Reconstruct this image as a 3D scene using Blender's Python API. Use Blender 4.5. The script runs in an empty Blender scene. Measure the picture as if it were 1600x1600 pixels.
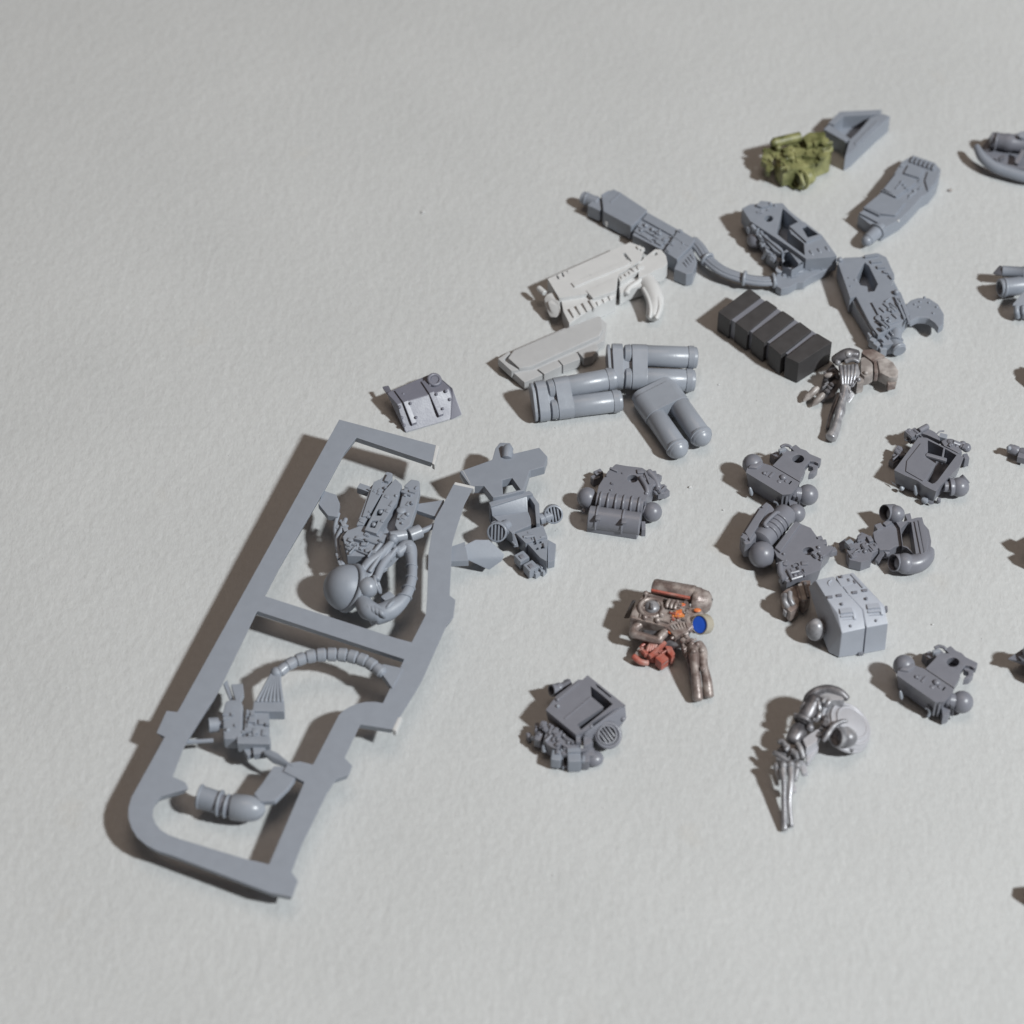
import bpy, bmesh, math, random
from mathutils import Vector, Matrix
random.seed(7)
scene = bpy.context.scene
col = scene.collection
S = 0.001                                   # everything below is measured in millimetres

# ------------------------------------------------------------------ camera
ELEV, DIST, PXMM = math.radians(48), 550.0, 8.0
CAM = Vector((0, -DIST*math.cos(ELEV), DIST*math.sin(ELEV)))
FWD = (-CAM).normalized(); RGT = Vector((1, 0, 0)); UPV = RGT.cross(FWD)
FOC = DIST*PXMM
cd = bpy.data.cameras.new('camera'); cam = bpy.data.objects.new('camera', cd); col.objects.link(cam)
cam.location = CAM*S
cam.rotation_euler = (math.pi/2-ELEV, 0, 0)
cd.sensor_width = 36; cd.lens = 36*FOC/1600; cd.clip_start = 0.01; cd.clip_end = 20
cd.dof.use_dof = True; cd.dof.focus_distance = DIST*S; cd.dof.aperture_fstop = 17.0
scene.camera = cam
# ------------------------------------------------------------------ light
w = bpy.data.worlds.new('World'); scene.world = w; w.use_nodes = True
bg = w.node_tree.nodes['Background']; bg.inputs[0].default_value = (1.0, 0.80, 0.68, 1); bg.inputs[1].default_value = 0.085
def area(name, loc, tgt, size, power, colr):
    l = bpy.data.lights.new(name, 'AREA'); l.shape = 'DISK'; l.size = size; l.energy = power; l.color = colr
    o = bpy.data.objects.new(name, l); col.objects.link(o); o.location = loc
    o.rotation_euler = (Vector(tgt)-Vector(loc)).to_track_quat('-Z', 'Y').to_euler(); return o
KD = Vector((0.85, -0.51, 1.0)).normalized()
area('key_lamp', KD*1.7, (0, 0, 0), 0.12, 34.5, (0.95, 0.99, 1.0))
area('warm_overhead_fill', (0.05, 0.35, 2.0), (0, 0, 0), 1.2, 6.6, (1.0, 0.80, 0.66))  # soft warm fill added overhead to lift and tint the shadows
vs = scene.view_settings; vs.view_transform = 'Standard'; vs.look = 'None'; vs.exposure = 0.0; vs.gamma = 1
scene.render.filter_size = 1.7

# ------------------------------------------------------------------ materials
def mat(name, c, rough=.45, metal=0., var=.03, bump=.10, bscale=2500., spec=.5, c2=None, vscale=500., lo=.4, hi=.65):
    m = bpy.data.materials.new(name); m.use_nodes = True; nt = m.node_tree; N = nt.nodes; L = nt.links
    b = N['Principled BSDF']; b.inputs['Roughness'].default_value = rough; b.inputs['Metallic'].default_value = metal
    b.inputs['Specular IOR Level'].default_value = spec
    tc = N.new('ShaderNodeTexCoord')
    n = N.new('ShaderNodeTexNoise'); n.inputs['Scale'].default_value = vscale; n.inputs['Detail'].default_value = 5
    L.new(tc.outputs['Object'], n.inputs['Vector'])
    r = N.new('ShaderNodeValToRGB')
    if c2 is None:
        r.color_ramp.elements[0].color = tuple(x*(1-var) for x in c)+(1,); r.color_ramp.elements[1].color = tuple(min(1, x*(1+var)) for x in c)+(1,)
        r.color_ramp.elements[0].position = .3; r.color_ramp.elements[1].position = .7
    else:
        r.color_ramp.elements[0].color = tuple(c)+(1,); r.color_ramp.elements[1].color = tuple(c2)+(1,)
        r.color_ramp.elements[0].position = lo; r.color_ramp.elements[1].position = hi
    L.new(n.outputs['Fac'], r.inputs['Fac']); L.new(r.outputs['Color'], b.inputs['Base Color'])
    rr = N.new('ShaderNodeMapRange'); rr.inputs[3].default_value = rough-.07; rr.inputs[4].default_value = rough+.09
    L.new(n.outputs['Fac'], rr.inputs[0]); L.new(rr.outputs[0], b.inputs['Roughness'])
    n2 = N.new('ShaderNodeTexNoise'); n2.inputs['Scale'].default_value = bscale; n2.inputs['Detail'].default_value = 3
    L.new(tc.outputs['Object'], n2.inputs['Vector'])
    bp = N.new('ShaderNodeBump'); bp.inputs['Strength'].default_value = bump; bp.inputs['Distance'].default_value = .0002
    L.new(n2.outputs['Fac'], bp.inputs['Height']); L.new(bp.outputs['Normal'], b.inputs['Normal'])
    return m
M = {
 'grey':   mat('cool_grey_plastic', (.235, .258, .302), .36),
 'sprue':  mat('sprue_grey_plastic', (.245, .270, .315), .48),
 'can':    mat('bright_grey_plastic', (.265, .288, .33), .32),
 'dark':   mat('slate_grey_plastic', (.178, .183, .213), .34),
 'lilac':  mat('lilac_grey_plastic', (.165, .168, .208), .40),
 'pale':   mat('pale_grey_plastic', (.36, .385, .44), .45),
 'white':  mat('off_white_plastic', (.54, .545, .55), .45),
 'ash':    mat('ash_white_plastic', (.42, .425, .435), .45),
 'black':  mat('charcoal_plastic', (.048, .046, .048), .55, var=.12),
 'olive':  mat('olive_painted_plastic', (.10, .107, .04), .45, c2=(.30, .30, .135), vscale=330, bump=.3),
 'olived': mat('dark_olive_plastic', (.06, .062, .03), .5),
 'silver': mat('silver_painted_plastic', (.17, .17, .185), .38, metal=.2, bump=.12, c2=(.38, .38, .40), vscale=420),
 'chrome': mat('polished_silver_paint', (.22, .22, .24), .33, metal=.35, bump=.12, c2=(.44, .44, .46), vscale=420),
 'gun':    mat('gunmetal_painted_plastic', (.085, .082, .09), .36, metal=.3, c2=(.24, .235, .25), vscale=420, bump=.15),
 'tan':    mat('tarnished_tan_paint', (.17, .13, .12), .38, metal=.2, c2=(.38, .335, .315), vscale=520, bump=.3),
 'bone':   mat('bone_pink_paint', (.24, .215, .205), .40, c2=(.44, .41, .395), vscale=450, bump=.2),
 'red':    mat('worn_red_paint', (.36, .085, .06), .42, c2=(.40, .22, .19), vscale=420, bump=.3),
 'orange': mat('orange_paint', (.50, .085, .04), .4, c2=(.75, .30, .08), vscale=900),
 'blue':   mat('blue_lens_paint', (.04, .17, .95), .18),
 'cream':  mat('cream_paint', (.36, .33, .27), .4),
}

# ------------------------------------------------------------------ helpers
FR = (0., 0., 1.)
def fr(ox, oy, s):
    global FR; FR = (ox, oy, s)
def P(u, v, z=0.):
    px, py = FR[0]+u*FR[2], FR[1]+v*FR[2]
    d = FWD*FOC+RGT*(px-800)+UPV*(800-py)
    return CAM+d*((z-CAM.z)/d.z)
CUR = [None, None, None]                    # root, origin in mm, default material
def thing(name, label, cat, uv, mt='grey', group=None):
    o = bpy.data.objects.new(name, None); col.objects.link(o); o.empty_display_size = .002
    org = P(uv[0], uv[1], 0); o.location = org*S; o['label'] = label; o['category'] = cat
    if group: o['group'] = group
    CUR[:] = [o, org, mt]; return o
def finish(name, bm, mt=None, parent=None, ang=32, bev=0., segs=2):
    bmesh.ops.remove_doubles(bm, verts=bm.verts, dist=1e-4)
    bmesh.ops.recalc_face_normals(bm, faces=bm.faces)
    if bev > 0:
        ed = [e for e in bm.edges if len(e.link_faces) == 2 and e.calc_face_angle(0) > math.radians(28)]
        if ed:
            bmesh.ops.bevel(bm, geom=ed, offset=bev, segments=segs, profile=.6, affect='EDGES', clamp_overlap=True)
    root, org, dm = CUR
    for v in bm.verts: v.co = (v.co-org)*S
    me = bpy.data.meshes.new(name); bm.to_mesh(me); bm.free()
    for p in me.polygons: p.use_smooth = True
    me.set_sharp_from_angle(angle=math.radians(ang))
    me.materials.append(M[mt or dm])
    o = bpy.data.objects.new(name, me); col.objects.link(o); o.parent = parent or root
    if bev > 0:
        wn = o.modifiers.new('weighted_normals', 'WEIGHTED_NORMAL'); wn.keep_sharp = True; wn.weight = 100
    return o
def _z(z, p):
    return p[2] if len(p) > 2 else (z(FR[0]+p[0]*FR[2], FR[1]+p[1]*FR[2]) if callable(z) else z)
def poly(name, pts, zt, zb=0., holes=(), mt=None, bev=.16, th=None, parent=None, draft=0.):
    """plate whose top outline is pts at height zt; walls drop straight to zb (or by thickness th)"""
    bm = bmesh.new(); loops = []
    for lp in [pts]+list(holes):
        top = [P(p[0], p[1], _z(zt, p)) for p in lp]
        bot = [Vector((q.x, q.y, q.z-th if th else zb)) for q in top]
        if draft:                            # undercut: the underside is narrower than the top
            ar = sum(a.x*b.y-b.x*a.y for a, b in zip(top, top[1:]+top[:1])); sg = (1 if ar > 0 else -1)*(1 if lp is pts else -1); nn = len(top)
            for i in range(nn):
                e1 = (top[i]-top[i-1]).xy.normalized(); e2 = (top[(i+1) % nn]-top[i]).xy.normalized()
                nv = (Vector((-e1.y, e1.x))+Vector((-e2.y, e2.x))); nv = nv.normalized() if nv.length > 1e-4 else Vector((-e1.y, e1.x))
                k = min(1.6, 1/max(.4, nv.dot(Vector((-e1.y, e1.x)))))
                bot[i] += Vector((nv.x*sg*draft*k, nv.y*sg*draft*k, 0))
        loops.append(([bm.verts.new(q) for q in top], [bm.verts.new(q) for q in bot]))
    if len(loops) == 1 and not callable(zt) and all(len(p) < 3 for p in pts):
        bm.faces.new(loops[0][0]); bm.faces.new(loops[0][1])
    else:
        for k in (0, 1):
            es = []
            for lp in loops:
                vs_ = lp[k]
                es += [bm.edges.new((vs_[i], vs_[(i+1) % len(vs_)])) for i in range(len(vs_))]
            bmesh.ops.triangle_fill(bm, use_beauty=True, use_dissolve=False, edges=es, normal=(0, 0, 1))
    for a, b in loops:
        n = len(a)
        for i in range(n):
            bm.faces.new((a[i], a[(i+1) % n], b[(i+1) % n], b[i]))
    return finish(name, bm, mt, parent, bev=bev)
def circ(u, v, r, z, n=16):
    """a circle of radius r mm lying at height z, as frame coordinates"""
    k = FR[2]/PXMM
    return [(u+math.cos(t)*r/k, v+math.sin(t)*r/k*math.sin(ELEV)) for t in [2*math.pi*i/n for i in range(n)]]
def hull(name, pts, mt=None, bev=.16, parent=None, world=False):
    bm = bmesh.new()
    for p in pts: bm.verts.new(p if world else P(*p))
    r = bmesh.ops.convex_hull(bm, input=bm.verts)
    bmesh.ops.delete(bm, geom=list({g for g in r['geom_interior']+r['geom_unused'] if isinstance(g, bmesh.types.BMVert)}), context='VERTS')
    bmesh.ops.dissolve_limit(bm, angle_limit=math.radians(2), verts=bm.verts, edges=bm.edges)
    return finish(name, bm, mt, parent, bev=bev)
def frame_of(ax):
    ax = ax.normalized(); t = Vector((0, 0, 1)) if abs(ax.z) < .9 else Vector((1, 0, 0))
    x = ax.cross(t).normalized(); return x, ax.cross(x).normalized(), ax
def rings(bm, secs, n, cap=True):
    """secs: list of (centre, x axis, y axis, radius)"""
    R = [[bm.verts.new(c+x*(math.cos(2*math.pi*i/n)*r)+y*(math.sin(2*math.pi*i/n)*r)) for i in range(n)] for c, x, y, r in secs]
    for a, b in zip(R, R[1:]):
        for i in range(n): bm.faces.new((a[i], a[(i+1) % n], b[(i+1) % n], b[i]))
    if cap: bm.faces.new(R[0]); bm.faces.new(R[-1])
    return R
def turn(name, a, b, prof, n=20, mt=None, parent=None, bev=0., world=False):
    """turned solid between two points; prof = [(t, radius mm)]"""
    A = a if world else P(*a); B = b if world else P(*b); x, y, ax = frame_of(B-A); L = (B-A).length
    bm = bmesh.new(); rings(bm, [(A+ax*(t*L), x, y, max(r, 1e-3)) for t, r in prof], n)
    return finish(name, bm, mt, parent, ang=40, bev=bev)
def cyl(name, a, b, r, r2=None, n=18, mt=None, parent=None, world=False, e=.12):
    A = a if world else P(*a); B = b if world else P(*b); L = max((B-A).length, 1e-3); k = min(e/L, .3); r2 = r if r2 is None else r2
    return turn(name, A, B, [(0, r-e), (k, r), (1-k, r2), (1, max(r2-e, .01))], n, mt, parent, world=True)
def cup(name, a, b, r, wall=.3, depth=.6, n=20, mt=None, parent=None, world=False):
    """cylinder from a to b, open at b with a real recess"""
    A = a if world else P(*a); B = b if world else P(*b)
    return turn(name, A, B, [(0, r*.8), (.06, r), (.97, r), (1, r-.08), (1, r-wall), (1-depth, r-wall), (1-depth, .01)], n, mt, parent, world=True)
def ball(name, c, r, sc=(1, 1, 1), rz=0., mt=None, parent=None, n=20, rx=0.):
    bm = bmesh.new(); bmesh.ops.create_uvsphere(bm, u_segments=n, v_segments=max(8, n*2//3), radius=r)
    m = Matrix.Translation(P(*c)) @ Matrix.Rotation(rz, 4, 'Z') @ Matrix.Rotation(rx, 4, 'X') @ Matrix.Diagonal((*sc, 1))
    bm.transform(m); return finish(name, bm, mt, parent, ang=60)
def spline(pts, k=5):
    out = []
    for i in range(len(pts)-1):
        p0, p1, p2, p3 = pts[max(i-1, 0)], pts[i], pts[i+1], pts[min(i+2, len(pts)-1)]
        for j in range(k):
            t = j/k
            out.append(.5*((2*p1)+(p2-p0)*t+(2*p0-5*p1+4*p2-p3)*t*t+(3*p1-p0-3*p2+p3)*t**3))
    out.append(pts[-1]); return out
def tube(name, pts, r, n=12, mt=None, parent=None, off=0., dz=0., flat=1., k=5, closed=False):
    W = [P(*p) for p in pts]
    if closed: W = W+[W[0]]
    rs = r if isinstance(r, (list, tuple)) else [r]*len(W)
    Q = spline([Vector((*w_, rr)).to_4d() if False else Vector((w_.x, w_.y, w_.z, rr)) for w_, rr in zip(W, rs)], k)
    pos = [q.xyz for q in Q]; rad = [q.w for q in Q]; secs = []
    for i, p in enumerate(pos):
        t = (pos[min(i+1, len(pos)-1)]-pos[max(i-1, 0)]).normalized()
        side = t.cross(Vector((0, 0, 1)))
        side = side.normalized() if side.length > 1e-4 else Vector((1, 0, 0))
        up = side.cross(t).normalized()
        secs.append((p+side*off+up*dz, side, up*flat, rad[i], t))
    full = []
    c, x, y, rr, t = secs[0]; full += [(c-t*rr*.35, x, y, rr*.55), (c-t*rr*.15, x, y, rr*.88)]
    full += [s[:4] for s in secs]
    c, x, y, rr, t = secs[-1]; full += [(c+t*rr*.15, x, y, rr*.88), (c+t*rr*.35, x, y, rr*.55)]
    bm = bmesh.new(); rings(bm, full, n); return finish(name, bm, mt, parent, ang=55)
def bar(name, a, b, wd, h=.8, mt=None, parent=None, bev=.1, wd2=None):
    """straight bar from a to b: a, b on the centre line of its top, h deep"""
    A, B = P(*a), P(*b); t = (B-A).normalized(); s = t.cross(Vector((0, 0, 1))).normalized(); bm = bmesh.new(); V = []
    for p, ww in ((A, wd), (B, wd2 or wd)):
        for sg in (-1, 1):
            for d in (0, h): V.append(bm.verts.new(p+s*(sg*ww/2)-Vector((0, 0, d))))
    bmesh.ops.convex_hull(bm, input=V)
    bmesh.ops.dissolve_limit(bm, angle_limit=.03, verts=bm.verts, edges=bm.edges)
    return finish(name, bm, mt, parent, bev=bev)
def block(name, c, lx, ly, h, rz=0., mt=None, parent=None, bev=.12, tilt=0.):
    """box with the centre of its top at c; rz in degrees on the table"""
    bm = bmesh.new(); bmesh.ops.create_cube(bm, size=1)
    bm.transform(Matrix.Translation(P(*c)) @ Matrix.Rotation(math.radians(rz), 4, 'Z') @ Matrix.Rotation(math.radians(tilt), 4, 'X') @ Matrix.Translation((0, 0, -h/2)) @ Matrix.Diagonal((lx, ly, h, 1)))
    return finish(name, bm, mt, parent, bev=bev)
def ring(name, c, R, r, ax=(0, 0, 1), mt=None, parent=None, a0=0., a1=360., n=24, m=8):
    x, y, z = frame_of(Vector(ax)); C = c if isinstance(c, Vector) else P(*c); bm = bmesh.new(); full = abs(a1-a0) >= 360; cnt = n if full else n+1; RR = []
    for i in range(cnt):
        t = math.radians(a0+(a1-a0)*i/n); d = x*math.cos(t)+y*math.sin(t)
        RR.append([bm.verts.new(C+d*(R+r*math.cos(q))+z*(r*math.sin(q))) for q in [2*math.pi*j/m for j in range(m)]])
    for i in range(n):
        a, b = RR[i], RR[(i+1) % cnt]
        for j in range(m): bm.faces.new((a[j], a[(j+1) % m], b[(j+1) % m], b[j]))
    if not full: bm.faces.new(RR[0]); bm.faces.new(RR[-1])
    return finish(name, bm, mt, parent, ang=60)
def shell(name, c, R, th, ax, cut=90., sc=1., mt=None, parent=None, n=28, a0=0.):
    """part of a hollow sphere round the axis ax (a shoulder pad): polar angle a0..cut"""
    x, y, z = frame_of(Vector(ax)); C = P(*c); bm = bmesh.new(); m = 10
    prof = [(math.radians(a0+(cut-a0)*i/m), R) for i in range(m+1)]+[(math.radians(a0+(cut-a0)*(m-i)/m), R-th) for i in range(m+1)]
    rr = [[bm.verts.new(C+(x*math.cos(t)+y*math.sin(t))*(max(math.sin(a)*q, 1e-3))+z*(math.cos(a)*q*sc)) for t in [2*math.pi*j/n for j in range(n)]] for a, q in prof]
    for i in range(len(rr)-1 if a0 < 1 else len(rr)):
        a, b = rr[i], rr[(i+1) % len(rr)]
        for j in range(n): bm.faces.new((a[j], a[(j+1) % n], b[(j+1) % n], b[j]))
    return finish(name, bm, mt, parent, ang=45)
def vent(c, r, ax, mt=None, th=1.2, rot=0.):
    """round grille: rim, back and upright slats, facing ax"""
    A = P(*c); x, y, z = frame_of(Vector(ax))
    o = cup('vent', A-z*th, A, r, wall=.32, depth=.35, mt=mt, world=True)
    q = r-.3; cr, sr = math.cos(math.radians(rot)), math.sin(math.radians(rot)); X = x*cr+y*sr; Y = y*cr-x*sr
    for k in range(4):
        u = (-.6+.4*k)*q; hgt = math.sqrt(q*q-u*u); pts = []
        for dx in (-.15, .15):
            for dy in (-hgt, hgt):
                for dz in (-.6, -.22): pts.append(A+X*(u+dx)+Y*dy+z*dz)
        hull('slat', pts, mt, bev=.04, parent=o, world=True)
    return o
def clutter(quad, z, n, s0=.5, s1=1.4, rz=0., h=.45, mt=None, parent=None, seed=1, rnd=.25, name='fine_detail'):
    """moulded surface detail too small to pick apart: ribs, boxes, studs and pipes joined into one part"""
    rg = random.Random(seed); bm = bmesh.new(); n = max(4, int(n*.5)); s0, s1, h = s0*1.35, s1*1.35, h*.85
    zz = z if isinstance(z, (list, tuple)) else [z]*4
    for _ in range(n):
        a, b = rg.random(), rg.random(); w4 = ((1-a)*(1-b), a*(1-b), a*b, (1-a)*b)
        u = sum(q[0]*k for q, k in zip(quad, w4)); v = sum(q[1]*k for q, k in zip(quad, w4)); zc = sum(q*k for q, k in zip(zz, w4))
        t = bmesh.new(); kind = rg.random(); ang = math.radians(rz+(90 if rg.random() < .4 else 0)+rg.gauss(0, 3)); hh = h*rg.uniform(.5, 1.3); sx = rg.uniform(s0, s1)
        if kind < .5:
            bmesh.ops.create_cube(t, size=1); t.transform(Matrix.Diagonal((sx, rg.uniform(s0, s1)*.7, hh*2, 1)))
            bmesh.ops.bevel(t, geom=list(t.edges), offset=.14, segments=2, affect='EDGES')
        elif kind < .76:
            bmesh.ops.create_cube(t, size=1); t.transform(Matrix.Diagonal((sx*1.5, s0*.5, hh*2, 1)))
            bmesh.ops.bevel(t, geom=list(t.edges), offset=.07, segments=1, affect='EDGES')
        elif kind < .88:
            bmesh.ops.create_uvsphere(t, u_segments=10, v_segments=6, radius=s0*rg.uniform(.5, .9))
        else:
            bmesh.ops.create_cone(t, segments=10, radius1=s0*.6, radius2=s0*.6, depth=sx*1.6, cap_ends=True); t.transform(Matrix.Rotation(math.pi/2, 4, 'Y'))
        t.transform(Matrix.Translation(P(u, v, zc+rg.uniform(-.1, rnd))) @ Matrix.Rotation(ang, 4, 'Z'))
        me_ = bpy.data.meshes.new('tmp'); t.to_mesh(me_); t.free(); bm.from_mesh(me_); bpy.data.meshes.remove(me_)
    root, org, dm = CUR
    for v_ in bm.verts: v_.co = (v_.co-org)*S
    me_ = bpy.data.meshes.new(name); bm.to_mesh(me_); bm.free()
    for p in me_.polygons: p.use_smooth = True
    me_.set_sharp_from_angle(angle=math.radians(35)); me_.materials.append(M[mt or dm])
    o = bpy.data.objects.new(name, me_); col.objects.link(o); o.parent = parent or root; o['kind'] = 'stuff'; return o
def copy_tree(o, label, off, rz=0., parent=None):
    c = o.copy(); col.objects.link(c)
    if parent: c.parent = parent
    else:
        c.location = o.location+off*S; c.rotation_euler = (0, 0, rz); c['label'] = label
    for ch in list(o.children): copy_tree(ch, None, None, 0, c)
    return c

# ------------------------------------------------------------------ the setting: painted table top
def table_material():
    m = bpy.data.materials.new('painted_table'); m.use_nodes = True; nt = m.node_tree; N = nt.nodes; L = nt.links
    b = N['Principled BSDF']; b.inputs['Roughness'].default_value = .62; b.inputs['Specular IOR Level'].default_value = .3
    tc = N.new('ShaderNodeTexCoord')
    def noise(sc, det=4, rough=.55):
        n = N.new('ShaderNodeTexNoise'); n.inputs['Scale'].default_value = sc; n.inputs['Detail'].default_value = det; n.inputs['Roughness'].default_value = rough
        L.new(tc.outputs['Object'], n.inputs['Vector']); return n
    def ramp(src, p0, c0, p1, c1):
        r = N.new('ShaderNodeValToRGB'); e = r.color_ramp.elements; e[0].position = p0; e[0].color = (*c0, 1); e[1].position = p1; e[1].color = (*c1, 1)
        L.new(src, r.inputs['Fac']); return r
    base = ramp(noise(28, 5).outputs['Fac'], .3, (.478, .490, .494), .7, (.510, .522, .526))
    spk = ramp(noise(900, 3).outputs['Fac'], .3, (.95, .95, .95), .72, (1.03, 1.03, 1.03))
    mx = N.new('ShaderNodeMix'); mx.data_type = 'RGBA'; mx.blend_type = 'MULTIPLY'; mx.inputs['Factor'].default_value = 1
    L.new(base.outputs['Color'], mx.inputs['A']); L.new(spk.outputs['Color'], mx.inputs['B'])
    st = ramp(noise(34, 3, .6).outputs['Fac'], .66, (0, 0, 0), .80, (.25, .25, .25))
    m2 = N.new('ShaderNodeMix'); m2.data_type = 'RGBA'; L.new(st.outputs['Color'], m2.inputs['Factor'])
    L.new(mx.outputs['Result'], m2.inputs['A']); m2.inputs['B'].default_value = (.42, .36, .28, 1)
    L.new(m2.outputs['Result'], b.inputs['Base Color'])
    mp = N.new('ShaderNodeMapping'); mp.inputs['Rotation'].default_value = (0, 0, math.radians(-35)); mp.inputs['Scale'].default_value = (1, .55, 1)
    L.new(tc.outputs['Object'], mp.inputs['Vector'])
    nb = N.new('ShaderNodeTexNoise'); nb.inputs['Scale'].default_value = 520; nb.inputs['Detail'].default_value = 5; nb.inputs['Roughness'].default_value = .6
    L.new(mp.outputs['Vector'], nb.inputs['Vector'])
    bp = N.new('ShaderNodeBump'); bp.inputs['Strength'].default_value = .40; bp.inputs['Distance'].default_value = .00055
    big = noise(170, 3, .5); ad = N.new('ShaderNodeMath'); ad.operation = 'MULTIPLY_ADD'; ad.inputs[1].default_value = .45
    L.new(big.outputs['Fac'], ad.inputs[0]); L.new(nb.outputs['Fac'], ad.inputs[2]); L.new(ad.outputs[0], bp.inputs['Height']); L.new(bp.outputs['Normal'], b.inputs['Normal'])
    return m
bm = bmesh.new(); bmesh.ops.create_cube(bm, size=1); bm.transform(Matrix.Translation((0, 0, -.0125)) @ Matrix.Diagonal((1.4, 1.2, .025, 1)))
me = bpy.data.meshes.new('table_top'); bm.to_mesh(me); bm.free(); me.materials.append(table_material())
tb = bpy.data.objects.new('table_top', me); col.objects.link(tb); tb['kind'] = 'structure'; tb['label'] = 'pale grey painted table top with fine texture'; tb['category'] = 'table top'

# ================================================================== SPRUE FRAME
fr(0, 0, 1)
def sz(px, py): return 9.0-(py-655)/745*3.8
spr = thing('sprue_frame', 'grey plastic sprue frame with weapon, cable and limb parts still attached', 'sprue frame', (450, 1030), 'sprue')
OUT = [(530,655),(684,696),(677,724),(557,684),(539,707),(507,766),(440,881),(414,931),(620,997),(643,1003),(665,960),(667,932),(669,865),(674,833),(679,811),(694,784),(709,755),
 (740,761),(726,788),(712,831),(707,849),(703,930),(712,937),(709,964),(699,975),(660,1063),(624,1122),(615,1140),(563,1132),(539,1184),(551,1196),(546,1210),(525,1217),(514,1234),(472,1320),(456,1362),(466,1376),
 (457,1402),(422,1395),(270,1337),(245,1329),(228,1320),(214,1308),(205,1294),(200,1278),(200,1262),(205,1245),(257,1151),(244,1145),(260,1110),(277,1112)]
HOLE = [(402,955),(631,1030),(624,1045),(610,1073),(598,1098),(586,1096),(572,1096),(558,1099),(546,1104),(536,1110),(529,1117),(489,1194),(468,1189),(450,1192),(442,1205),(460,1214),(475,1222),(420,1350),(400,1345),(385,1342),(280,1310),(264,1304),(251,1296),(243,1286),(239,1275),(240,1262),(245,1252),(252,1244),
 (295,1232),(290,1222),(270,1213),(290,1162),(315,1122),(339,1085),(351,1061)]
poly('runner', OUT, sz, holes=[HOLE], th=2.2, bev=.16, draft=.75)
for q in ([(681,695),(686.5,697),(679,726),(675,724)],[(709,757),(740,763.5),(742,760),(711,753)],[(622,1121),(628,1119),(619,1142),(613,1140)]): poly('snapped_end', q, lambda x, y: sz(x, y)+.05, th=1.5, mt='white', bev=.1)
# stubs that hold the parts
fr(440, 640, .225)
poly('gate_stub', [(290,560),(380,590),(405,650),(390,745),(320,735),(255,655)], 7.6, 6.2)
poly('gate_stub', [(930,655),(1130,625),(1075,745),(940,700)], 7.6, 6.4)
cyl('gate_stub', (965,850,7.4), (1075,800,7.2), .55)
# heavy weapon
poly('weapon_barrel', [(620,530),(700,470),(730,430),(770,440),(765,500),(690,600),(570,800),(520,800)], 9.2, 7.4)
poly('weapon_rail', [(715,560),(790,478),(835,520),(800,640),(660,860),(575,835)], 9.7, 7.6, holes=[[(665,690),(715,690),(690,735),(650,735)],[(625,770),(670,770),(648,820),(605,815)]])
poly('weapon_rail', [(855,520),(900,480),(958,492),(962,560),(935,680),(895,800),(820,860),(785,800)], 9.3, 7.2, bev=.35)
poly('weapon_bed', [(560,800),(690,600),(850,545),(935,570),(890,830),(740,1000),(570,1050),(480,985)], 7.3, 5.6, bev=.3)
for p in ((730,600,9.9),(765,650,9.9),(735,700,9.9),(700,770,9.9),(860,590,9.6),(880,650,9.5),(850,740,9.5),(605,690,9.4),(640,600,9.4),(560,770,9.4),(680,860,9.1),(600,850,9.1)): block('weapon_detail', p, random.uniform(.5,1.3), random.uniform(.6,1.6), .6, random.choice((-28,-28,62)), bev=.08)
for q in ((620,540),(655,510),(690,480)): bar('barrel_band', (q[0]-22,q[1]+8,9.4), (q[0]+22,q[1]+22,9.4), .35, .5)
ball('bolt', (690,712,9.2), .5); ball('bolt', (640,800,9.2), .5)
ball('bolt', (795,600,9.7), .35); ball('bolt', (830,700,9.3), .9, (1,1,.4))
block('foresight', (575,540,9.0), 2.6, 1.4, 1.6, -25)
poly('barrel_shroud', [(640,500),(700,478),(690,590),(600,740),(560,740)], 9.55, 9.0, bev=.12)
block('foresight', (740,470,9.9), .9, 2.0, 1.2, -20)
poly('breech', [(455,840),(560,800),(730,870),(690,950),(630,1020),(455,1015),(425,880)], 8.8, 6.4)
for p in ((480,900),(520,960),(570,930),(600,975),(540,885)): block('breech_detail', (*p, 9.25), random.uniform(.7,1.5), random.uniform(.6,1.3), .7, random.uniform(-30,10))
ring('breech_ring', (500,945,9.0), .75, .22)
cyl('cylinder', (885,875,7.8), (968,842,7.8), 1.35, mt='can')
cyl('cylinder', (750,890,8.4), (865,870,8.0), 1.2, mt='can')
ball('knuckle', (775,900,8.8), 1.0)
for a, b in (((560,1100,8.2),(690,930,9.2)),((610,1130,8.2),(720,960,9.2)),((660,1140,7.6),(800,960,8.6)),((690,1070,8.0),(770,920,9.0))): cyl('strut', a, b, .45)
poly('mount', [(700,900),(830,880),(850,950),(760,1040),(690,1080),(640,1040)], 7.6, 5.6)
block('breech_detail', (770,945,8.3), 1.3, 1.1, .7, 30); block('breech_detail', (720,1000,8.2), 1.2, .9, .7, 30)
tube('feed_chain', [(445,760,7),(420,820,7),(385,900,6.8),(395,990,6.4),(425,1080,6)], .45)
tube('feed_chain', [(395,720,7),(370,820,6.6),(385,920,6.2),(405,1070,5.6)], .4)
for p in ((430,790,7.6),(445,830,7.6),(395,1010,6.8),(410,1060,6.4)): block('chain_link', p, .9, 1.3, .7, 20, mt='can')
tube('arm_loop', [(800,1000,7.4),(880,950,7.4),(905,1060,7),(900,1190,6.6),(850,1310,6),(750,1390,5.4),(650,1430,5)], [1.0,1.4,1.0,1.0,1.25,1.9,1.9])
ring('arm_collar', (880,965,7.3), 1.15, .35, (.2,1,.1)); ring('arm_collar', (750,1385,5.5), 1.7, .4, (.9,-.7,-.2))
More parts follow.
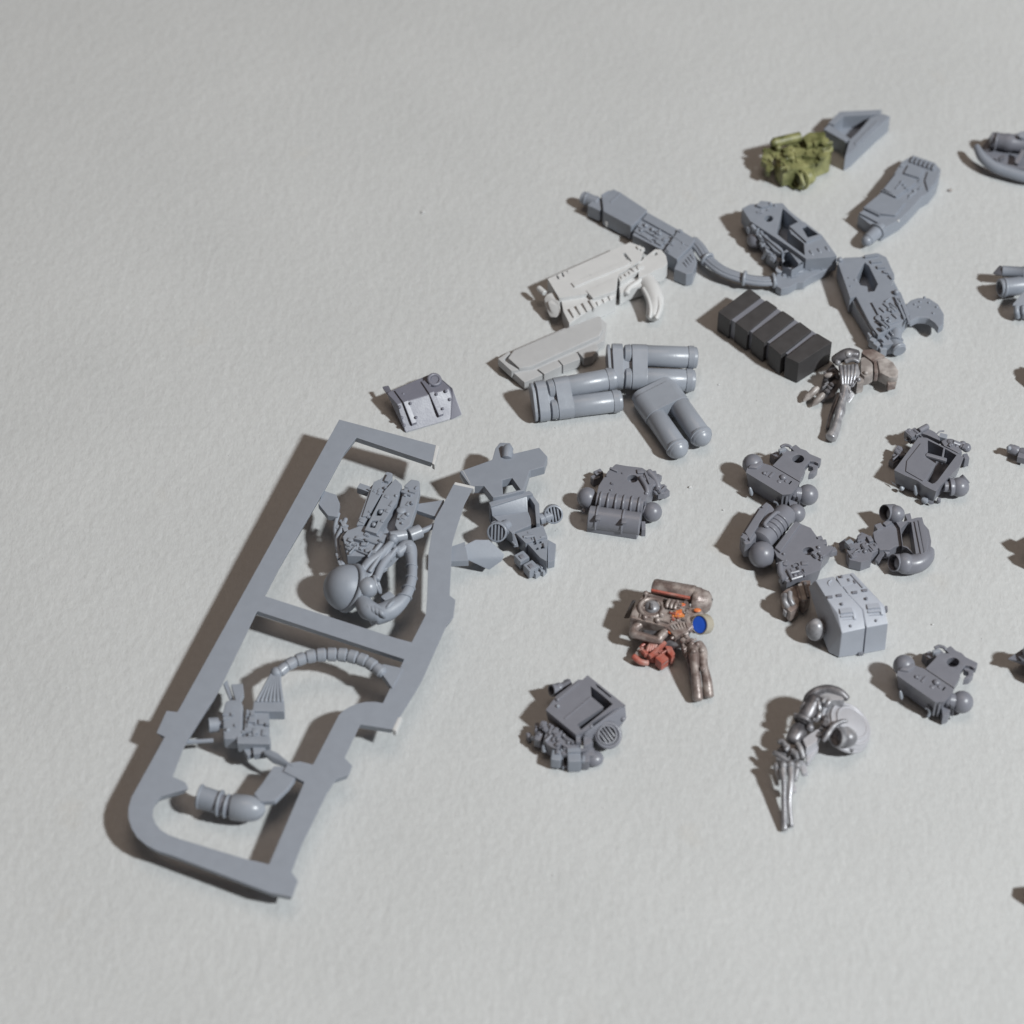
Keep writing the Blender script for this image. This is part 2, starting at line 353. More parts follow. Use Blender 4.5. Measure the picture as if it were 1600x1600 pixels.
tube('glove', [(560,1330,5.6),(600,1390,5.8),(680,1420,5.6)], [1.5,1.9,1.6])
for t_ in range(4): tube('glove_finger', [(585+t_*28,1350+t_*14,7.0),(612+t_*28,1385+t_*10,7.0),(628+t_*28,1430+t_*2,5.8)], .55)
for p_, r_ in (((893,1010,7.2),1.05),((903,1090,6.9),1.05),((900,1170,6.6),1.1),((882,1240,6.3),1.2),((850,1305,6.0),1.4)): ring('hose_rib', p_, r_, .16, (.15,1,.2))
tube('upper_strap', [(560,1120,7.6),(610,1060,8.2),(680,1010,8.6),(760,930,8.8)], [.8,1.0,.9,.7]); tube('upper_strap', [(660,1180,7.8),(690,1100,8.0),(740,1030,8.0),(820,960,8.0)], [.7,.8,.8,.6])
clutter([(440,850),(720,880),(640,1010),(450,1000)], 9.0, 34, .4, 1.2, -28, seed=3)
clutter([(620,560),(760,500),(690,640),(560,800)], 9.4, 14, .35, .9, -28, h=.3, seed=4)
clutter([(860,520),(950,510),(890,790),(810,820)], 9.4, 16, .4, 1.0, -28, h=.3, seed=5)
clutter([(560,1080),(760,930),(850,960),(690,1160)], [7.6,8.6,8.0,7.4], 34, .4, 1.1, 40, h=.5, seed=6)
clutter([(380,740),(450,780),(440,1060),(380,1040)], [6.6,7.2,6.2,5.8], 22, .4, 1.0, 60, h=.4, seed=7)
block('fist', (640,1395,5.6), 2.6, 3.0, 2.6, 25, bev=.7); block('fist', (745,1300,6.4), 2.4, 2.6, 2.8, 40, bev=.6)
shell('shoulder_pad', (455,1240,4.6), 4.5, .7, (-.80,-.10,.55), cut=86); ball('pad_lining', (495,1245,4.6), 3.2)
ring('pad_rim', (478,1240,4.9), 4.25, .65, (-.80,-.10,.55)); ring('pad_rim', (505,1240,5.2), 3.9, .35, (-.80,-.10,.55))
ball('shoulder_ball', (600,1235,7.2), 2.0, mt='can')
ring('shoulder_ring', (665,1215,7.0), 1.6, .35, (1,.2,.3), mt='can')
cyl('upper_arm', (560,1300,5.0), (620,1110,7.0), 1.5)
# part torn loose outside the runner
fr(560, 560, .2375)
poly('gate_stub', [(600,1240),(700,1205),(725,1330),(600,1335)], 5.6, 4.0)
hull('torn_part', [(690,1230,5.8),(770,1190,6.2),(860,1190,5.8),(965,1290,4.2),(945,1335,3.2),(860,1395,1.5),(700,1320,4.4),(760,1260,2.0),(850,1300,.2)], bev=.3)
# cable and pack
fr(280, 980, .2375)
cp = [(655,300,6.6),(700,260,6.8),(760,225,7),(850,195,7.1),(960,180,7.2),(1080,182,7.2),(1180,205,7.2),(1260,240,7.1),(1340,305,6.9)]
tube('cable_core', cp, .95)
W = spline([P(*p) for p in cp], 6); acc = 0; cum = [0]
for a, b in zip(W, W[1:]): cum.append(cum[-1]+(b-a).length)
nb = 11
def at_len(s):
    for i in range(len(cum)-1):
        if cum[i+1] >= s: return W[i].lerp(W[i+1], (s-cum[i])/max(cum[i+1]-cum[i], 1e-6))
    return W[-1]
for k in range(nb):
    a, b = at_len(cum[-1]*(k+.05)/nb), at_len(cum[-1]*(k+.93)/nb); g = 1.0+.28*math.sin(math.pi*min(1,(k+.8)/nb*.9))
    turn('cable_bead', a, b, [(0,g*.82),(.12,g),(.88,g*1.03),(1,g*.85)], 16, mt='can', world=True)
poly('gate_stub', [(1290,270),(1345,240),(1475,270),(1400,400),(1330,300)], 7.2, 5.6)
for k in range(7):
    t = k/6
    tube('wire', [(620+40*t,290+12*t,6.6),(575+85*t,370,6.6),(512+165*t,490,6.5)], .34, n=8)
ball('wire_boss', (640,300,6.5), 1.15)
poly('pack_collar', [(490,482),(690,482),(692,555),(480,552)], 6.5, 4.0, bev=.3)
poly('pack_body', [(440,550),(590,555),(590,730),(425,730)], 6.0, 3.6)
for p, a, b in (((480,600,6.5),1.2,1.6),((545,620,6.4),1.3,1.2),((500,680,6.5),1.0,1.2),((560,690,6.3),.9,1.4),((455,660,6.2),.6,2.6)): block('pack_detail', p, a, b, .7)
clutter([(440,560),(590,565),(585,720),(430,720)], 6.1, 26, .4, 1.1, 5, seed=8); clutter([(300,500),(405,500),(405,700),(295,700)], 6.4, 12, .4, 1.2, 5, h=.25, seed=9)
poly('pack_base', [(378,715),(600,715),(598,770),(380,765)], 6.6, 4.0, bev=.3)
poly('side_tank', [(300,490),(330,470),(405,475),(420,510),(415,710),(385,735),(290,735),(285,560)], 6.4, 3.4, bev=.6)
poly('side_fin', [(340,375),(420,370),(425,440),(400,490),(370,480)], 6.2, 5.0)
poly('side_fin', [(290,370),(315,345),(355,460),(330,470)], 5.6, 4.8)
cup('side_cup', (262,640,5.0), (192,645,5.2), 1.35, wall=.3, depth=.5)
bar('pack_spike', (20,752,5.4), (225,738,4.6), .6, .6); cyl('cup_stem', (245,640,5.0), (310,640,5.0), .7)
block('pack_foot', (525,800,5.6), 2.2, 2.2, 1.6, 10); block('pack_foot', (460,815,5.0), 1.4, 1.6, 1.4, 30)
hull('lever', [(545,820,6.2),(590,800,6.6),(650,825,6.7),(770,925,6.4),(700,925,5.4),(620,900,5.2),(560,850,5.2)], bev=.25)
# limb piece
fr(160, 1080, .25)
poly('gate_stub', [(1210,470),(1070,465),(1000,570),(945,640),(985,690),(1080,685),(1165,600),(1205,545)], 5.9, 4.6, bev=.3)
cyl('cuff', (605,660,4.3), (740,700,4.3), 2.1, 2.0, n=22)
ring('cuff_ring', (612,660,4.3), 2.05, .25, (1,-.25,0)); ring('cuff_ring', (735,700,4.3), 2.15, .3, (1,-.25,0))
cyl('cuff', (735,705,4.2), (800,722,4.2), 1.85, mt='dark'); ring('cuff_ring', (778,718,4.2), 1.95, .3, (1,-.25,0))
turn('knee_dome', (805,722,4.1), (1020,745,4.1), [(0,2.2),(.03,2.35),(.45,2.4),(.65,2.25),(.82,1.8),(.94,1.05),(1,.1)], 24, mt='can')

# ================================================================== PIECE WITH A CROSS OF SPRUE
fr(560, 560, .2375)
thing('backpack_on_sprue', 'grey backpack front with two round grilles, still joined to a cross of sprue', 'model part', (1020, 1120), 'grey')
poly('sprue_cross', [(665,742),(880,665),(900,590),(930,552),(1000,555),(1022,625),(1190,585),(1245,645),(1225,712),(1128,738),(1090,870),(950,905),(885,915),(825,838),(735,838)], 7.2, 5.0, holes=[[(945,800),(1010,785),(1065,862),(952,890)]], bev=.22)
turn('sprue_pin', (975,665,7.0), (985,575,7.8), [(0,.3),(.08,1.0),(.8,1.1),(1,.7)], 16)
cyl('gate_stub', (690,760,6.0), (735,840,5.2), .9, mt='white')
hull('snapped_end', [(670,742,7.0),(690,735,7.25),(745,835,7.25),(722,832,6.5),(700,800,5.4)], mt='white', bev=.05)
poly('tray_floor', [(880,960),(1130,880),(1200,1085),(1000,1145)], 3.2, 0.4)
poly('tray_wall', [(858,945),(1125,868),(1150,890),(870,975)], 6.4, 1.0)
poly('tray_wall', [(1125,868),(1190,955),(1195,1085),(1170,1085),(1160,965),(1110,890)], 5.6, 1.0)
hull('tray_slope', [(870,975,6.2),(1110,905,6.2),(1115,1010,4.4),(880,1040,4.4),(900,1060,1.5),(1110,1030,1.5)])
poly('tray_wall', [(880,1035),(1115,1000),(1150,1090),(1010,1150)], 4.4, 1.2, bev=.25)
vent((910,1145,5.4), 1.95, (-.15,-.75,.65), rot=5, th=2.2); vent((1285,1028,4.8), 1.85, (.1,-.75,.65), rot=5, th=2.2)
cyl('vent_pipe', (985,1090,4.0), (925,1130,4.4), 1.1); cyl('vent_pipe', (1190,1060,3.6), (1275,1030,3.8), 1.1)
poly('front_plate', [(1035,1150),(1215,1095),(1245,1175),(1100,1215)], 4.6, 1.2)
poly('grille_block', [(1110,1215),(1245,1175),(1238,1335),(1195,1310)], 4.2, .8, holes=[[(1150+x*34+y*14,1212+y*34-x*8),(1168+x*34+y*14,1208+y*34-x*8),(1172+x*34+y*14,1222+y*34-x*8),(1154+x*34+y*14,1226+y*34-x*8)] for x in range(2) for y in range(2)], bev=.08)
for c in ((1075,1300,2.8),(1135,1362,2.6)):
    block('square_socket', c, 2.2, 2.2, 2.2, 35, bev=.25); block('socket_stud', (c[0],c[1],c[2]+.25), .9, .9, .5, 35, mt='dark')
hull('side_lug', [(1010,1150,4.2),(1030,1140,4.4),(1055,1240,3.0),(1020,1245,2.6),(1010,1180,1),(1050,1250,1)], bev=.2)
for c in ((1190,1360,1.8),(1215,1385,1.4),(1170,1400,1.4)): block('small_lug', c, 1.3, 1.1, 1.4, random.uniform(0,60), mt='can')
clutter([(1050,1160),(1230,1120),(1230,1300),(1120,1220)], 4.5, 16, .4, 1.0, 15, h=.3, seed=10); clutter([(880,1040),(1000,1150),(1040,1260),(900,1130)], [4.2,4.2,2.6,3.0], 16, .4, 1.1, 30, seed=11); clutter([(1150,1340),(1230,1320),(1225,1400),(1160,1410)], 1.6, 12, .5, 1.0, 30, seed=12)
poly('rear_plate', [(1245,1190),(1300,1220),(1290,1330),(1245,1340)], 2.0, 0)

# ================================================================== STRAPPED CRATE LID
thing('strapped_chest_plate', 'small lilac grey bent plate with straps, rivets and a ring, beside sprue end', 'model part', (430, 400), 'lilac')
hull('bent_plate', [(185,225,4.2),(490,95,4.2),(600,190,4.2),(255,300,4.3),(590,200,4.3),(655,335,.6),(600,405,.2),(310,490,.2),(240,330,1.2),(200,260,2.5),(500,110,1.5)], bev=.2)
hull('end_flap', [(520,110,3.8),(620,195,4.0),(600,200,3.0),(650,320,1.6),(685,370,.6),(605,408,.1),(640,360,0)], bev=.2)
hull('edge_strip', [(150,185,3.4),(200,175,3.8),(255,290,3.7),(240,310,3.2),(180,225,2.8)], bev=.2)
for a, b, c in (((255,205,4.6),(312,282,4.75),(368,425,1.7)),((430,145,4.6),(482,222,4.75),(545,368,1.9))):
    bar('strap', a, b, 1.1, .6); bar('strap', b, c, 1.1, .6)
    for q in (.15, .8): ball('rivet', (b[0]+(c[0]-b[0])*q+22, b[1]+(c[1]-b[1])*q-8, b[2]+(c[2]-b[2])*q+.15), .32)
    ball('rivet', (a[0]+40,a[1]+30,4.5), .32)
for p in ((270,320,4.0),(285,390,2.6),(300,440,1.4),(575,215,4.3),(600,270,2.9)): ball('rivet', p, .36)
ring('ring_mount', (500,140,4.9), 1.15, .38, (.2,-.3,1)); cyl('ring_boss', (500,150,3.8), (500,140,4.9), .85)

# ================================================================== LONG GREY GUN
fr(860, 200, .25)
thing('long_gun_half', 'long cool grey gun half with stubby round muzzle, lying beside the white gun', 'toy gun part', (560, 660), 'grey')
poly('fore_body', [(318,415),(395,380),(440,402),(608,512),(548,578),(505,614),(330,520)], 4.3, .3, bev=.3)
poly('nose_block', [(232,482),(292,420),(312,436),(322,505),(308,516)], 3.6, .4)
cyl('muzzle', (200,432,2.6), (300,470,2.8), 1.35, 1.3, n=20); ring('muzzle_ring', (225,442,2.65), 1.35, .18, (1,-.5,0))
bar('fore_strap', (375,462,4.45), (440,402,4.45), .35, .3); bar('fore_strap', (318,420,4.45), (365,392,4.45), .3, .3)
poly('mid_body', [(605,525),(800,635),(705,765),(512,668),(552,590)], 3.5, .3, bev=.25)
poly('mid_plate', [(610,528),(795,632),(765,672),(575,568)], 3.95, 3.2, bev=.15)
for p in ((595,608),(638,634),(682,658)): ball('stud', (*p, 3.7), .48, (1,1.2,.8))
for a, b in (((525,640),(640,708)),((548,610),(690,695))): bar('side_rib', (*a, 3.8), (*b, 3.8), .45, .5)
block('side_box', (590,670,3.9), 1.8, .9, .6, -38); block('side_box', (680,715,3.9), 1.6, .9, .6, -38)
clutter([(530,640),(580,590),(740,690),(690,750)], 3.6, 26, .35, 1.1, -40, h=.35, seed=13); clutter([(800,640),(890,700),(800,800),(720,760)], 4.3, 10, .35, 1.0, -40, h=.2, seed=14)
poly('rear_block', [(802,630),(908,692),(880,735),(792,822),(708,768)], 4.3, .3, bev=.3)
bar('rear_strap', (760,670,4.42), (870,738,4.42), .3, .25); block('rear_notch', (810,640,4.6), 1.0, .8, .5, -35)
poly('butt', [(795,828),(885,745),(918,830),(892,905),(850,912),(772,880)], 3.7, .2, bev=.3)
ring('butt_band', (835,820,2.2), 2.0, .25, (.8,-.55,0), a0=-20, a1=200)
for k in range(4): bar('butt_rib', (835+k*14,835-k*16,4.0), (858+k*14,868-k*16,3.9), .28, .5)
cyl('gate_nub', (352,612,.6), (354,582,2.0), .42, mt='white')

# ================================================================== OPEN GUN HALF WITH RIBBED CABLE
fr(1080, 300, .275)
thing('open_gun_half', 'grey hollow gun half with open cavity and ribbed cable curling from it', 'toy gun part', (600, 330), 'grey')
poly('frame', [(288,92),(335,68),(520,62),(612,165),(645,172),(745,246),(828,362),(770,372),(652,380),(540,300),(335,165)], 5.6, 1.4,
     holes=[[(520,92),(606,168),(552,196),(566,235),(640,292),(645,358),(545,285),(486,236)],[(628,200),(658,190),(722,240),(660,258)],circ(440,150,.85,5.6)], bev=.14)
poly('floor_plate', [(300,100),(520,75),(740,250),(815,365),(650,390),(340,180)], 1.0, 0)
poly('lower_rail', [(345,185),(380,190),(520,322),(508,352),(470,330)], 4.4, .4)
bar('rail', (380,215,4.9), (520,335,4.9), .5, .6)
poly('bolt_cover', [(515,345),(550,318),(640,402),(572,442),(520,420)], 4.6, .4, holes=[[(556,335),(572,334),(628,398),(608,404)]])
clutter([(330,190),(390,210),(540,400),(430,390)], [3.8,4.4,3.0,2.0], 46, .4, 1.3, -45, h=.6, rnd=.5, seed=15); clutter([(520,440),(800,385),(760,430),(520,520)], 2.4, 22, .4, 1.2, 12, h=.3, seed=16); clutter([(350,90),(480,75),(430,120),(350,130)], 5.6, 8, .4, .9, 0, h=.25, seed=17)
poly('box_rim', [(556,192),(642,168),(745,246),(655,282)], 6.1, 5.5, holes=[[(628,200),(656,192),(722,240),(662,258)]], bev=.1)
poly('sight', [(368,75),(395,48),(455,55),(450,75),(400,85)], 6.2, 5.4); ball('sight_knob', (450,68,6.2), .4)
for a, b in (((325,195,4.4),(335,270,2.0)),((355,205,4.6),(372,300,1.8)),((385,230,4.6),(405,300,2.0)),((345,190,4.9),(400,260,4.2))): cyl('fin', a, b, .55, .25)
ball('fin_root', (355,215,3.6), 1.3, (1.3,.8,1)); ball('drum', (365,270,2.0), 1.9, mt='dark')
for a, b in (((440,330,3.4),(402,382,1.2)),((480,350,3.2),(455,412,.8)),((515,380,3.2),(480,430,1.0))): cyl('prong', a, b, .75, .35, mt='can')
poly('prong_plate', [(420,290),(450,280),(520,350),(500,400),(430,350)], 3.2, .3)
for c in ((680,362),(725,350),(770,340)): ring('hump', (*c, 4.7), .95, .3, (.9,.45,0), a0=0, a1=360)
poly('connector', [(482,470),(512,432),(640,415),(828,368),(832,385),(770,440),(665,492),(640,512),(600,515),(560,540),(512,550),(482,532)], 2.3, .2, bev=.25)
bar('connector_lip', (520,470,2.7), (800,385,2.7), .5, .6); cyl('connector_bolt', (500,450,2.2), (500,440,3.2), .8, mt='can'); ball('connector_bolt', (560,445,2.5), .6); ball('connector_bolt', (700,420,2.6), .5)
hp = [(5,275,3.2),(45,315,3.2),(95,385,3.0),(180,450,2.8),(300,492,2.6),(400,507,2.5),(480,502,2.5)]
for o_, d_ in ((-.85,0),(-.3,.35),(.3,.35),(.85,0)): tube('cable_strand', hp, .5, off=o_, dz=d_, n=8)
tube('cable_strand', hp, .75, off=0, dz=-.35, n=8)
for c, ax in (((92,382,3.0),(.75,-1.1,0)),((302,490,2.7),(1,-.25,0)),((468,503,2.5),(1,.1,0))): ring('cable_collar', c, 1.3, .38, ax, mt='can')

# ================================================================== FLAT GREY GUN HALF, UPPER RIGHT
fr(1120, 195, .3)
thing('flat_gun_half', 'flat grey gun half with domed muzzle and toothed heel, alone beside a pinkish crumb', 'toy gun part', (960, 380), 'grey')
poly('body', [(735,468),(855,345),(932,238),(960,192),(1022,156),(1135,195),(1168,232),(1150,300),(1110,352),(1068,375),(1010,440),(955,492),(860,548),(800,520)], 3.4, 0, bev=.35)
poly('upper_panel', [(868,332),(938,245),(1005,270),(1040,300),(935,372)], 4.1, 3.2)
poly('lower_panel', [(768,425),(858,350),(935,385),(985,400),(930,470),(850,462)], 3.95, 3.2)
bar('groove_rib', (855,338,4.15), (935,372,4.15), .3, .5); bar('groove_rib', (765,428,4.05), (850,468,4.05), .35, .5); bar('groove_rib', (745,455,3.95), (842,505,3.95), .45, .6)
for k in range(3): block('tooth', (965+k*12,292+k*16,4.45), .8, .45, .6, 35)
bar('groove_rib', (932,330,4.4), (975,285,4.4), .25, .4)
for k in range(6): bar('heel_tooth', (1028+k*22,160+k*8,4.0), (1012+k*22,190+k*8,4.0), .42, .9)
clutter([(960,250),(1040,260),(1100,340),(1000,380)], 3.5, 14, .3, .9, 40, h=.3, seed=21)
poly('heel_plate', [(1000,205),(1075,225),(1055,275),(975,250)], 3.95, 3.2); poly('heel_plate', [(1085,290),(1100,240),(1160,240),(1140,300),(1100,340)], 3.85, 3.2)
ball('stud', (1028,345,3.5), .4); cyl('stud', (965,215,3.2), (965,210,3.8), .5)
cyl('muzzle', (855,535,2.3), (785,600,2.2), 1.55, 1.35, n=20); ball('muzzle_tip', (782,604,2.2), 1.2); ring('muzzle_ring', (835,552,2.4), 1.6, .28, (-.6,-.8,0))
ball('gate_nub', (772,432,3.4), .35, mt='white'); ball('gate_nub', (945,500,3.2), .3, mt='white')

# ================================================================== OLIVE GUN
thing('olive_gun_part', 'olive green painted gun bit with drum, beside a grey channel piece', 'toy gun part', (430, 230), 'olive')
poly('body', [(305,135),(440,75),(565,60),(602,115),(592,170),(480,212),(345,245),(312,205)], 5.0, 0.6, bev=.35)
cyl('scope', (295,95,6.2), (435,62,6.2), 1.15); ball('scope_cap', (300,95,6.2), 1.0)
poly('top_block', [(445,62),(480,38),(565,35),(570,75),(470,105)], 6.6, 4.5, bev=.25)
poly('side_plate', [(340,120),(385,112),(465,122),(450,158),(370,165)], 6.0, 4.6, bev=.25)
poly('side_plate', [(460,130),(545,110),(600,130),(560,170),(470,165)], 5.7, 4.4, bev=.25)
for p in ((370,195,5.4),(430,180,5.4),(480,190,5.2),(530,185,5.2),(400,215,5.2),(565,150,5.9),(520,80,6.9),(560,95,6.4)): block('greeble', p, random.uniform(1,2), random.uniform(.8,1.5), 1.0, random.uniform(0,50))
hull('nose', [(228,172,4.4),(250,128,5),(290,108,5.2),(335,110,5.2),(330,150,5),(285,195,4),(270,150,2)], bev=.3)
poly('nose_lug', [(240,165),(285,200),(275,245),(255,240),(260,205),(230,185)], 4.0, 2.4); block('nose_lug', (265,238,3.4), 1.0, 1.0, 1.2, 20)
DA = Vector((-.62,-.62,.30)).normalized(); DC = P(402,290,2.2); cup('drum', DC-DA*3.0, DC, 2.05, wall=.35, depth=.35, world=True); ring('drum_lip', (440,285,2.6), 2.1, .3, tuple(DA))
clutter([(320,140),(580,70),(590,160),(350,235)], 5.5, 60, .5, 1.4, 15, h=.6, rnd=.5, seed=22); clutter([(240,130),(320,110),(330,230),(260,240)], [4.8,5.2,3.6,3.4], 16, .5, 1.1, 30, h=.5, seed=23)
ball('drum_cap', (472,270,2.1), 1.9); bar('drum_rib', (440,250,4.1), (455,310,2.6), .5, .5)
for p in ((320,120,5.9),(350,230,5.0),(590,130,5.4)): ball('knob', p, .7)

# ================================================================== GREY CHANNEL, TOP EDGE
thing('channel_piece', 'grey angled channel piece with open dark trough, behind the olive gun', 'model part', (720, 40), 'grey')
poly('side_slab', [(690,78),(740,30),(800,-40),(860,-60),(905,-45),(835,15),(705,140),(668,162)], 4.4, 0, bev=.25)
poly('inner_wall', [(555,22),(585,-5),(700,75),(672,88)], 4.2, 0, mt='grey'); poly('trough_floor', [(600,70),(560,10),(640,-60),(840,-60),(690,90),(662,160)], .8, 0)
poly('end_cap', [(580,-10),(640,-70),(860,-80),(850,-55),(660,-45),(610,0)], 4.2, 0); bar('slab_rib', (720,100,4.6), (840,-20,4.6), .7, .5)

# ================================================================== OVAL PIECE, TOP RIGHT CORNER
thing('oval_rimmed_part', 'dark grey rounded part with thick curved rim and barrel on top', 'model part', (1570, 180), 'dark')
tube('rim', [(1352,112,3.6),(1380,165,3.2),(1440,215,2.6),(1530,250,2.2),(1640,275,2.0),(1760,260,2.0),(1830,190,2.4),(1830,110,3)], [.7,1.1,1.25,1.3,1.3,1.3,1.2,.8], mt='grey')
poly('floor_plate', [(1375,120),(1440,190),(1540,230),(1650,250),(1780,220),(1800,110),(1600,40),(1420,60)], 1.6, 0)
turn('barrel', (1420,75,3.6), (1640,110,3.8), [(0,.8),(.05,1.7),(.35,1.8),(.4,1.95),(.55,1.95),(.6,1.7),(1,1.6)], 20)
ring('barrel_band', (1455,85,3.8), 1.85, .25, (1,-.25,0)); cyl('post', (1590,110,2), (1590,50,6.5), .9, mt='grey'); block('cap', (1640,60,5.5), 4, 3, 4, -10)
bar('brace', (1470,175,3.4), (1500,160,4.0), 1.0, .8); bar('brace', (1560,200,3.2), (1600,130,4.6), 1.0, .8); bar('inner_rim', (1470,200,3.4), (1640,235,3.2), .6, .8)

# ================================================================== WHITE GUN
fr(760, 360, .2375)
thing('white_gun', 'off white plastic gun with curved grip and slanted cooling ribs', 'toy gun part', (720, 420), 'white')
poly('receiver', [(403,318),(945,78),(1000,98),(1036,130),(1012,200),(868,292),(860,345),(690,412),(480,446)], 5.0, .6,
     holes=[[(455,292),(466,290),(482,318),(470,322)],[(490,277),(501,275),(515,303),(504,307)],[(522,262),(533,260),(546,287),(536,291)],circ(684,302,.42,5,10),circ(760,272,.4,5,10),[(895,150),(915,148),(955,200),(945,222)]], bev=.14)
poly('receiver_core', [(430,330),(940,100),(1010,140),(860,320),(500,430)], 3.9, .5)
poly('top_rail', [(560,345),(930,190),(950,205),(930,225),(640,345),(580,370)], 5.35, 4.8, bev=.1)
poly('side_plate', [(490,452),(650,410),(690,430),(860,352),(850,440),(720,498),(545,612),(506,532)], 4.1, 0, bev=.18)
for k in range(4): hull('cooling_rib', [(545+k*44,515-k*19,4.7),(565+k*44,508-k*19,4.7),(590+k*44,560-k*19,4.5),(575+k*44,570-k*19,4.5),(580+k*44,598-k*21,2.8),(560+k*44,606-k*21,2.8),(560+k*44,540-k*19,1)], bev=.12)
for k in range(3): hull('cooling_rib', [(725+k*40,468-k*18,4.6),(745+k*40,460-k*18,4.6),(750+k*40,492-k*18,4.2),(735+k*40,498-k*18,4.2),(740+k*40,480-k*18,2)], bev=.1)
poly('magazine_cover', [(655,395),(840,310),(860,345),(850,395),(700,445)], 5.2, 3.5, bev=.2)
hull('muzzle', [(378,450,3.4),(392,420,4.0),(440,402,4.2),(482,470,4.2),(492,540,3.2),(458,578,2.2),(412,565,1.8),(385,490,1.6),(480,500,.6)], bev=.35)
cyl('muzzle_pin', (345,380,3.6), (385,415,3.6), .62); ball('muzzle_pin_tip', (347,382,3.6), .6); hull('muzzle_boss', [(400,470,3.9),(430,450,4.2),(470,490,4),(480,550,2.8),(455,570,2.2),(420,540,2.4)], bev=.3)
poly('rear_lobe', [(1000,215),(1060,160),(1110,122),(1150,125),(1182,165),(1192,215),(1165,245),(1110,262),(1060,292),(1000,312)], 4.6, .8, holes=[circ(1112,152,.42,4.6,10)], bev=.4)
poly('lobe_core', [(1040,200),(1110,140),(1165,180),(1150,225),(1040,280)], 3.8, .6)
poly('rail_bar', [(865,300),(1010,215),(1040,235),(985,275),(880,340)], 4.9, 3.5)
for k in range(5): block('rail_tooth', (890+k*27,305-k*15,5.2), .35, .8, .6, 25)
for p in ((1005,108,5.4),(1025,118,5.3),(970,250,5.3),(1005,232,5.2)): block('rear_step', p, .9, .9, .8, 25)
poly('under_body', [(870,345),(1060,285),(1130,262),(1080,310),(1060,350),(930,390),(880,420)], 3.6, .4, bev=.25)
tube('trigger_guard', [(1060,300,3.6),(990,345,3.5),(940,380,3.4),(920,415,3.2)], [.6,.6,.6,.75])
tube('grip', [(1050,330,2.8),(1090,400,2.6),(1112,480,2.2),(1095,570,1.6)], [1.9,2.05,1.9,1.5], flat=.9)
tube('grip_ridge', [(1085,355,3.8),(1125,430,3.5),(1140,510,3.0),(1115,580,2.2)], .5); tube('grip_ridge', [(1030,380,3.6),(1065,450,3.5),(1080,520,3.0),(1075,575,2.3)], .4)

# ================================================================== WHITE SLAB
thing('white_magazine_slab', 'ash white flat slab with notched lower edge, between white gun and canisters', 'model part', (450, 800), 'ash')
poly('base', [(78,845),(165,792),(520,638),(735,560),(790,610),(775,725),(730,748),(345,918),(250,985),(160,925)], 2.2, .4, bev=.15)
poly('top_plate', [(140,838),(178,788),(520,642),(752,560),(770,640),(748,690),(300,892),(215,905)], 3.3, 2.0, bev=.35)
for q in ([(340,912),(470,855),(498,890),(380,945)],[(475,852),(598,803),(618,845),(505,888)],[(600,797),(722,745),(740,775),(700,825),(640,842)]): poly('edge_tab', q, 2.7, .3, bev=.2)
poly('edge_tab', [(165,925),(215,912),(330,915),(372,948),(250,1000)], 2.3, .2, bev=.2)
poly('end_lip', [(75,843),(150,795),(160,805),(110,850),(215,915),(165,925)], 3.0, 1.0, bev=.15)

# ================================================================== TWIN CANISTERS
def canister(label, c1a, c1b, c2a, c2b, r, dome=0., uv=(0,0), front=0.):
    thing('twin_canister', label, 'canister', uv, 'can', 'twin canister bits by the white slab')
    A1, B1, A2, B2 = P(*c1a), P(*c1b), P(*c2a), P(*c2b)
    def pt(k, t): return (A1.lerp(B1, t), A2.lerp(B2, t))[k]
    def band(name, t0, t1, rr, bev=.18):
        pts = []
        for k in (0, 1):
            x, y, ax = frame_of((B1-A1, B2-A2)[k])
            for t in (t0, t1):
                for i in range(16): pts.append(pt(k, t)+x*(rr*math.cos(i*math.pi/8))+y*(rr*math.sin(i*math.pi/8)))
        hull(name, pts, bev=bev, world=True)
    if not dome:
        band('end_plate', 0, .03, r*.93); band('end_band', .055, .17, r*1.02, .25)
        band('core', .02, .3, r*.6)
        for k in (0, 1): turn('shoulder_disc', pt(k,.185), pt(k,.27), [(0,r*.7),(.15,r*.93),(.8,r),(1,r*.9)], 22, world=True)
        band('clamp_band', .27, .44, r*1.03, .14)
    else:
        band('end_band', .0, .10, r*.9, .3); band('clamp_band', .08, .38, r*1.04, .25)
    for k in (0, 1):
        turn('tank', pt(k,.3), pt(k,.93), [(0,r*.9),(.02,r*.98),(.98,r*.98),(1,r*.9)], 26, world=True)
        if dome:
            turn('dome_end', pt(k,.86), pt(k,1), [(0,r*.98),(.03,r*1.06),(.2,r*1.06),(.24,r*.95),(.5,r*.88),(.75,r*.66),(.92,r*.35),(1,.05)], 26, world=True)
        else:
            turn('end_cap', pt(k,.89), pt(k,1.0), [(0,r*.98),(.04,r*1.04),(.6,r*1.05),(.64,r*.96),(.9,r*.93),(1,r*.75)], 26, world=True)
        ax = (B1-A1, B2-A2)[k].normalized(); side = ax.cross(Vector((0,0,1))).normalized()
        a = pt(k,.46)+Vector((0,0,r*.97))+side*(-.4 if k else .4); b = pt(k,.86)+Vector((0,0,r*.97))+side*(-.4 if k else .4)
canister('bright grey twin canister lying between white slab and domed canister', (295,1072,4.6), (850,972,4.6), (312,1190,2.35), (892,1118,2.35), 2.25, uv=(600,1120))
canister('bright grey twin canister resting on the end of another twin canister', (790,818,6.2), (1388,838,5.0), (800,968,4.0), (1372,988,2.7), 2.3, uv=(1090,930))
canister('bright grey twin canister with two rounded domed ends', (1165,1010,3.2), (1445,1400,3.0), (1015,1085,2.6), (1290,1480,2.4), 2.25, dome=1, uv=(1220,1270))

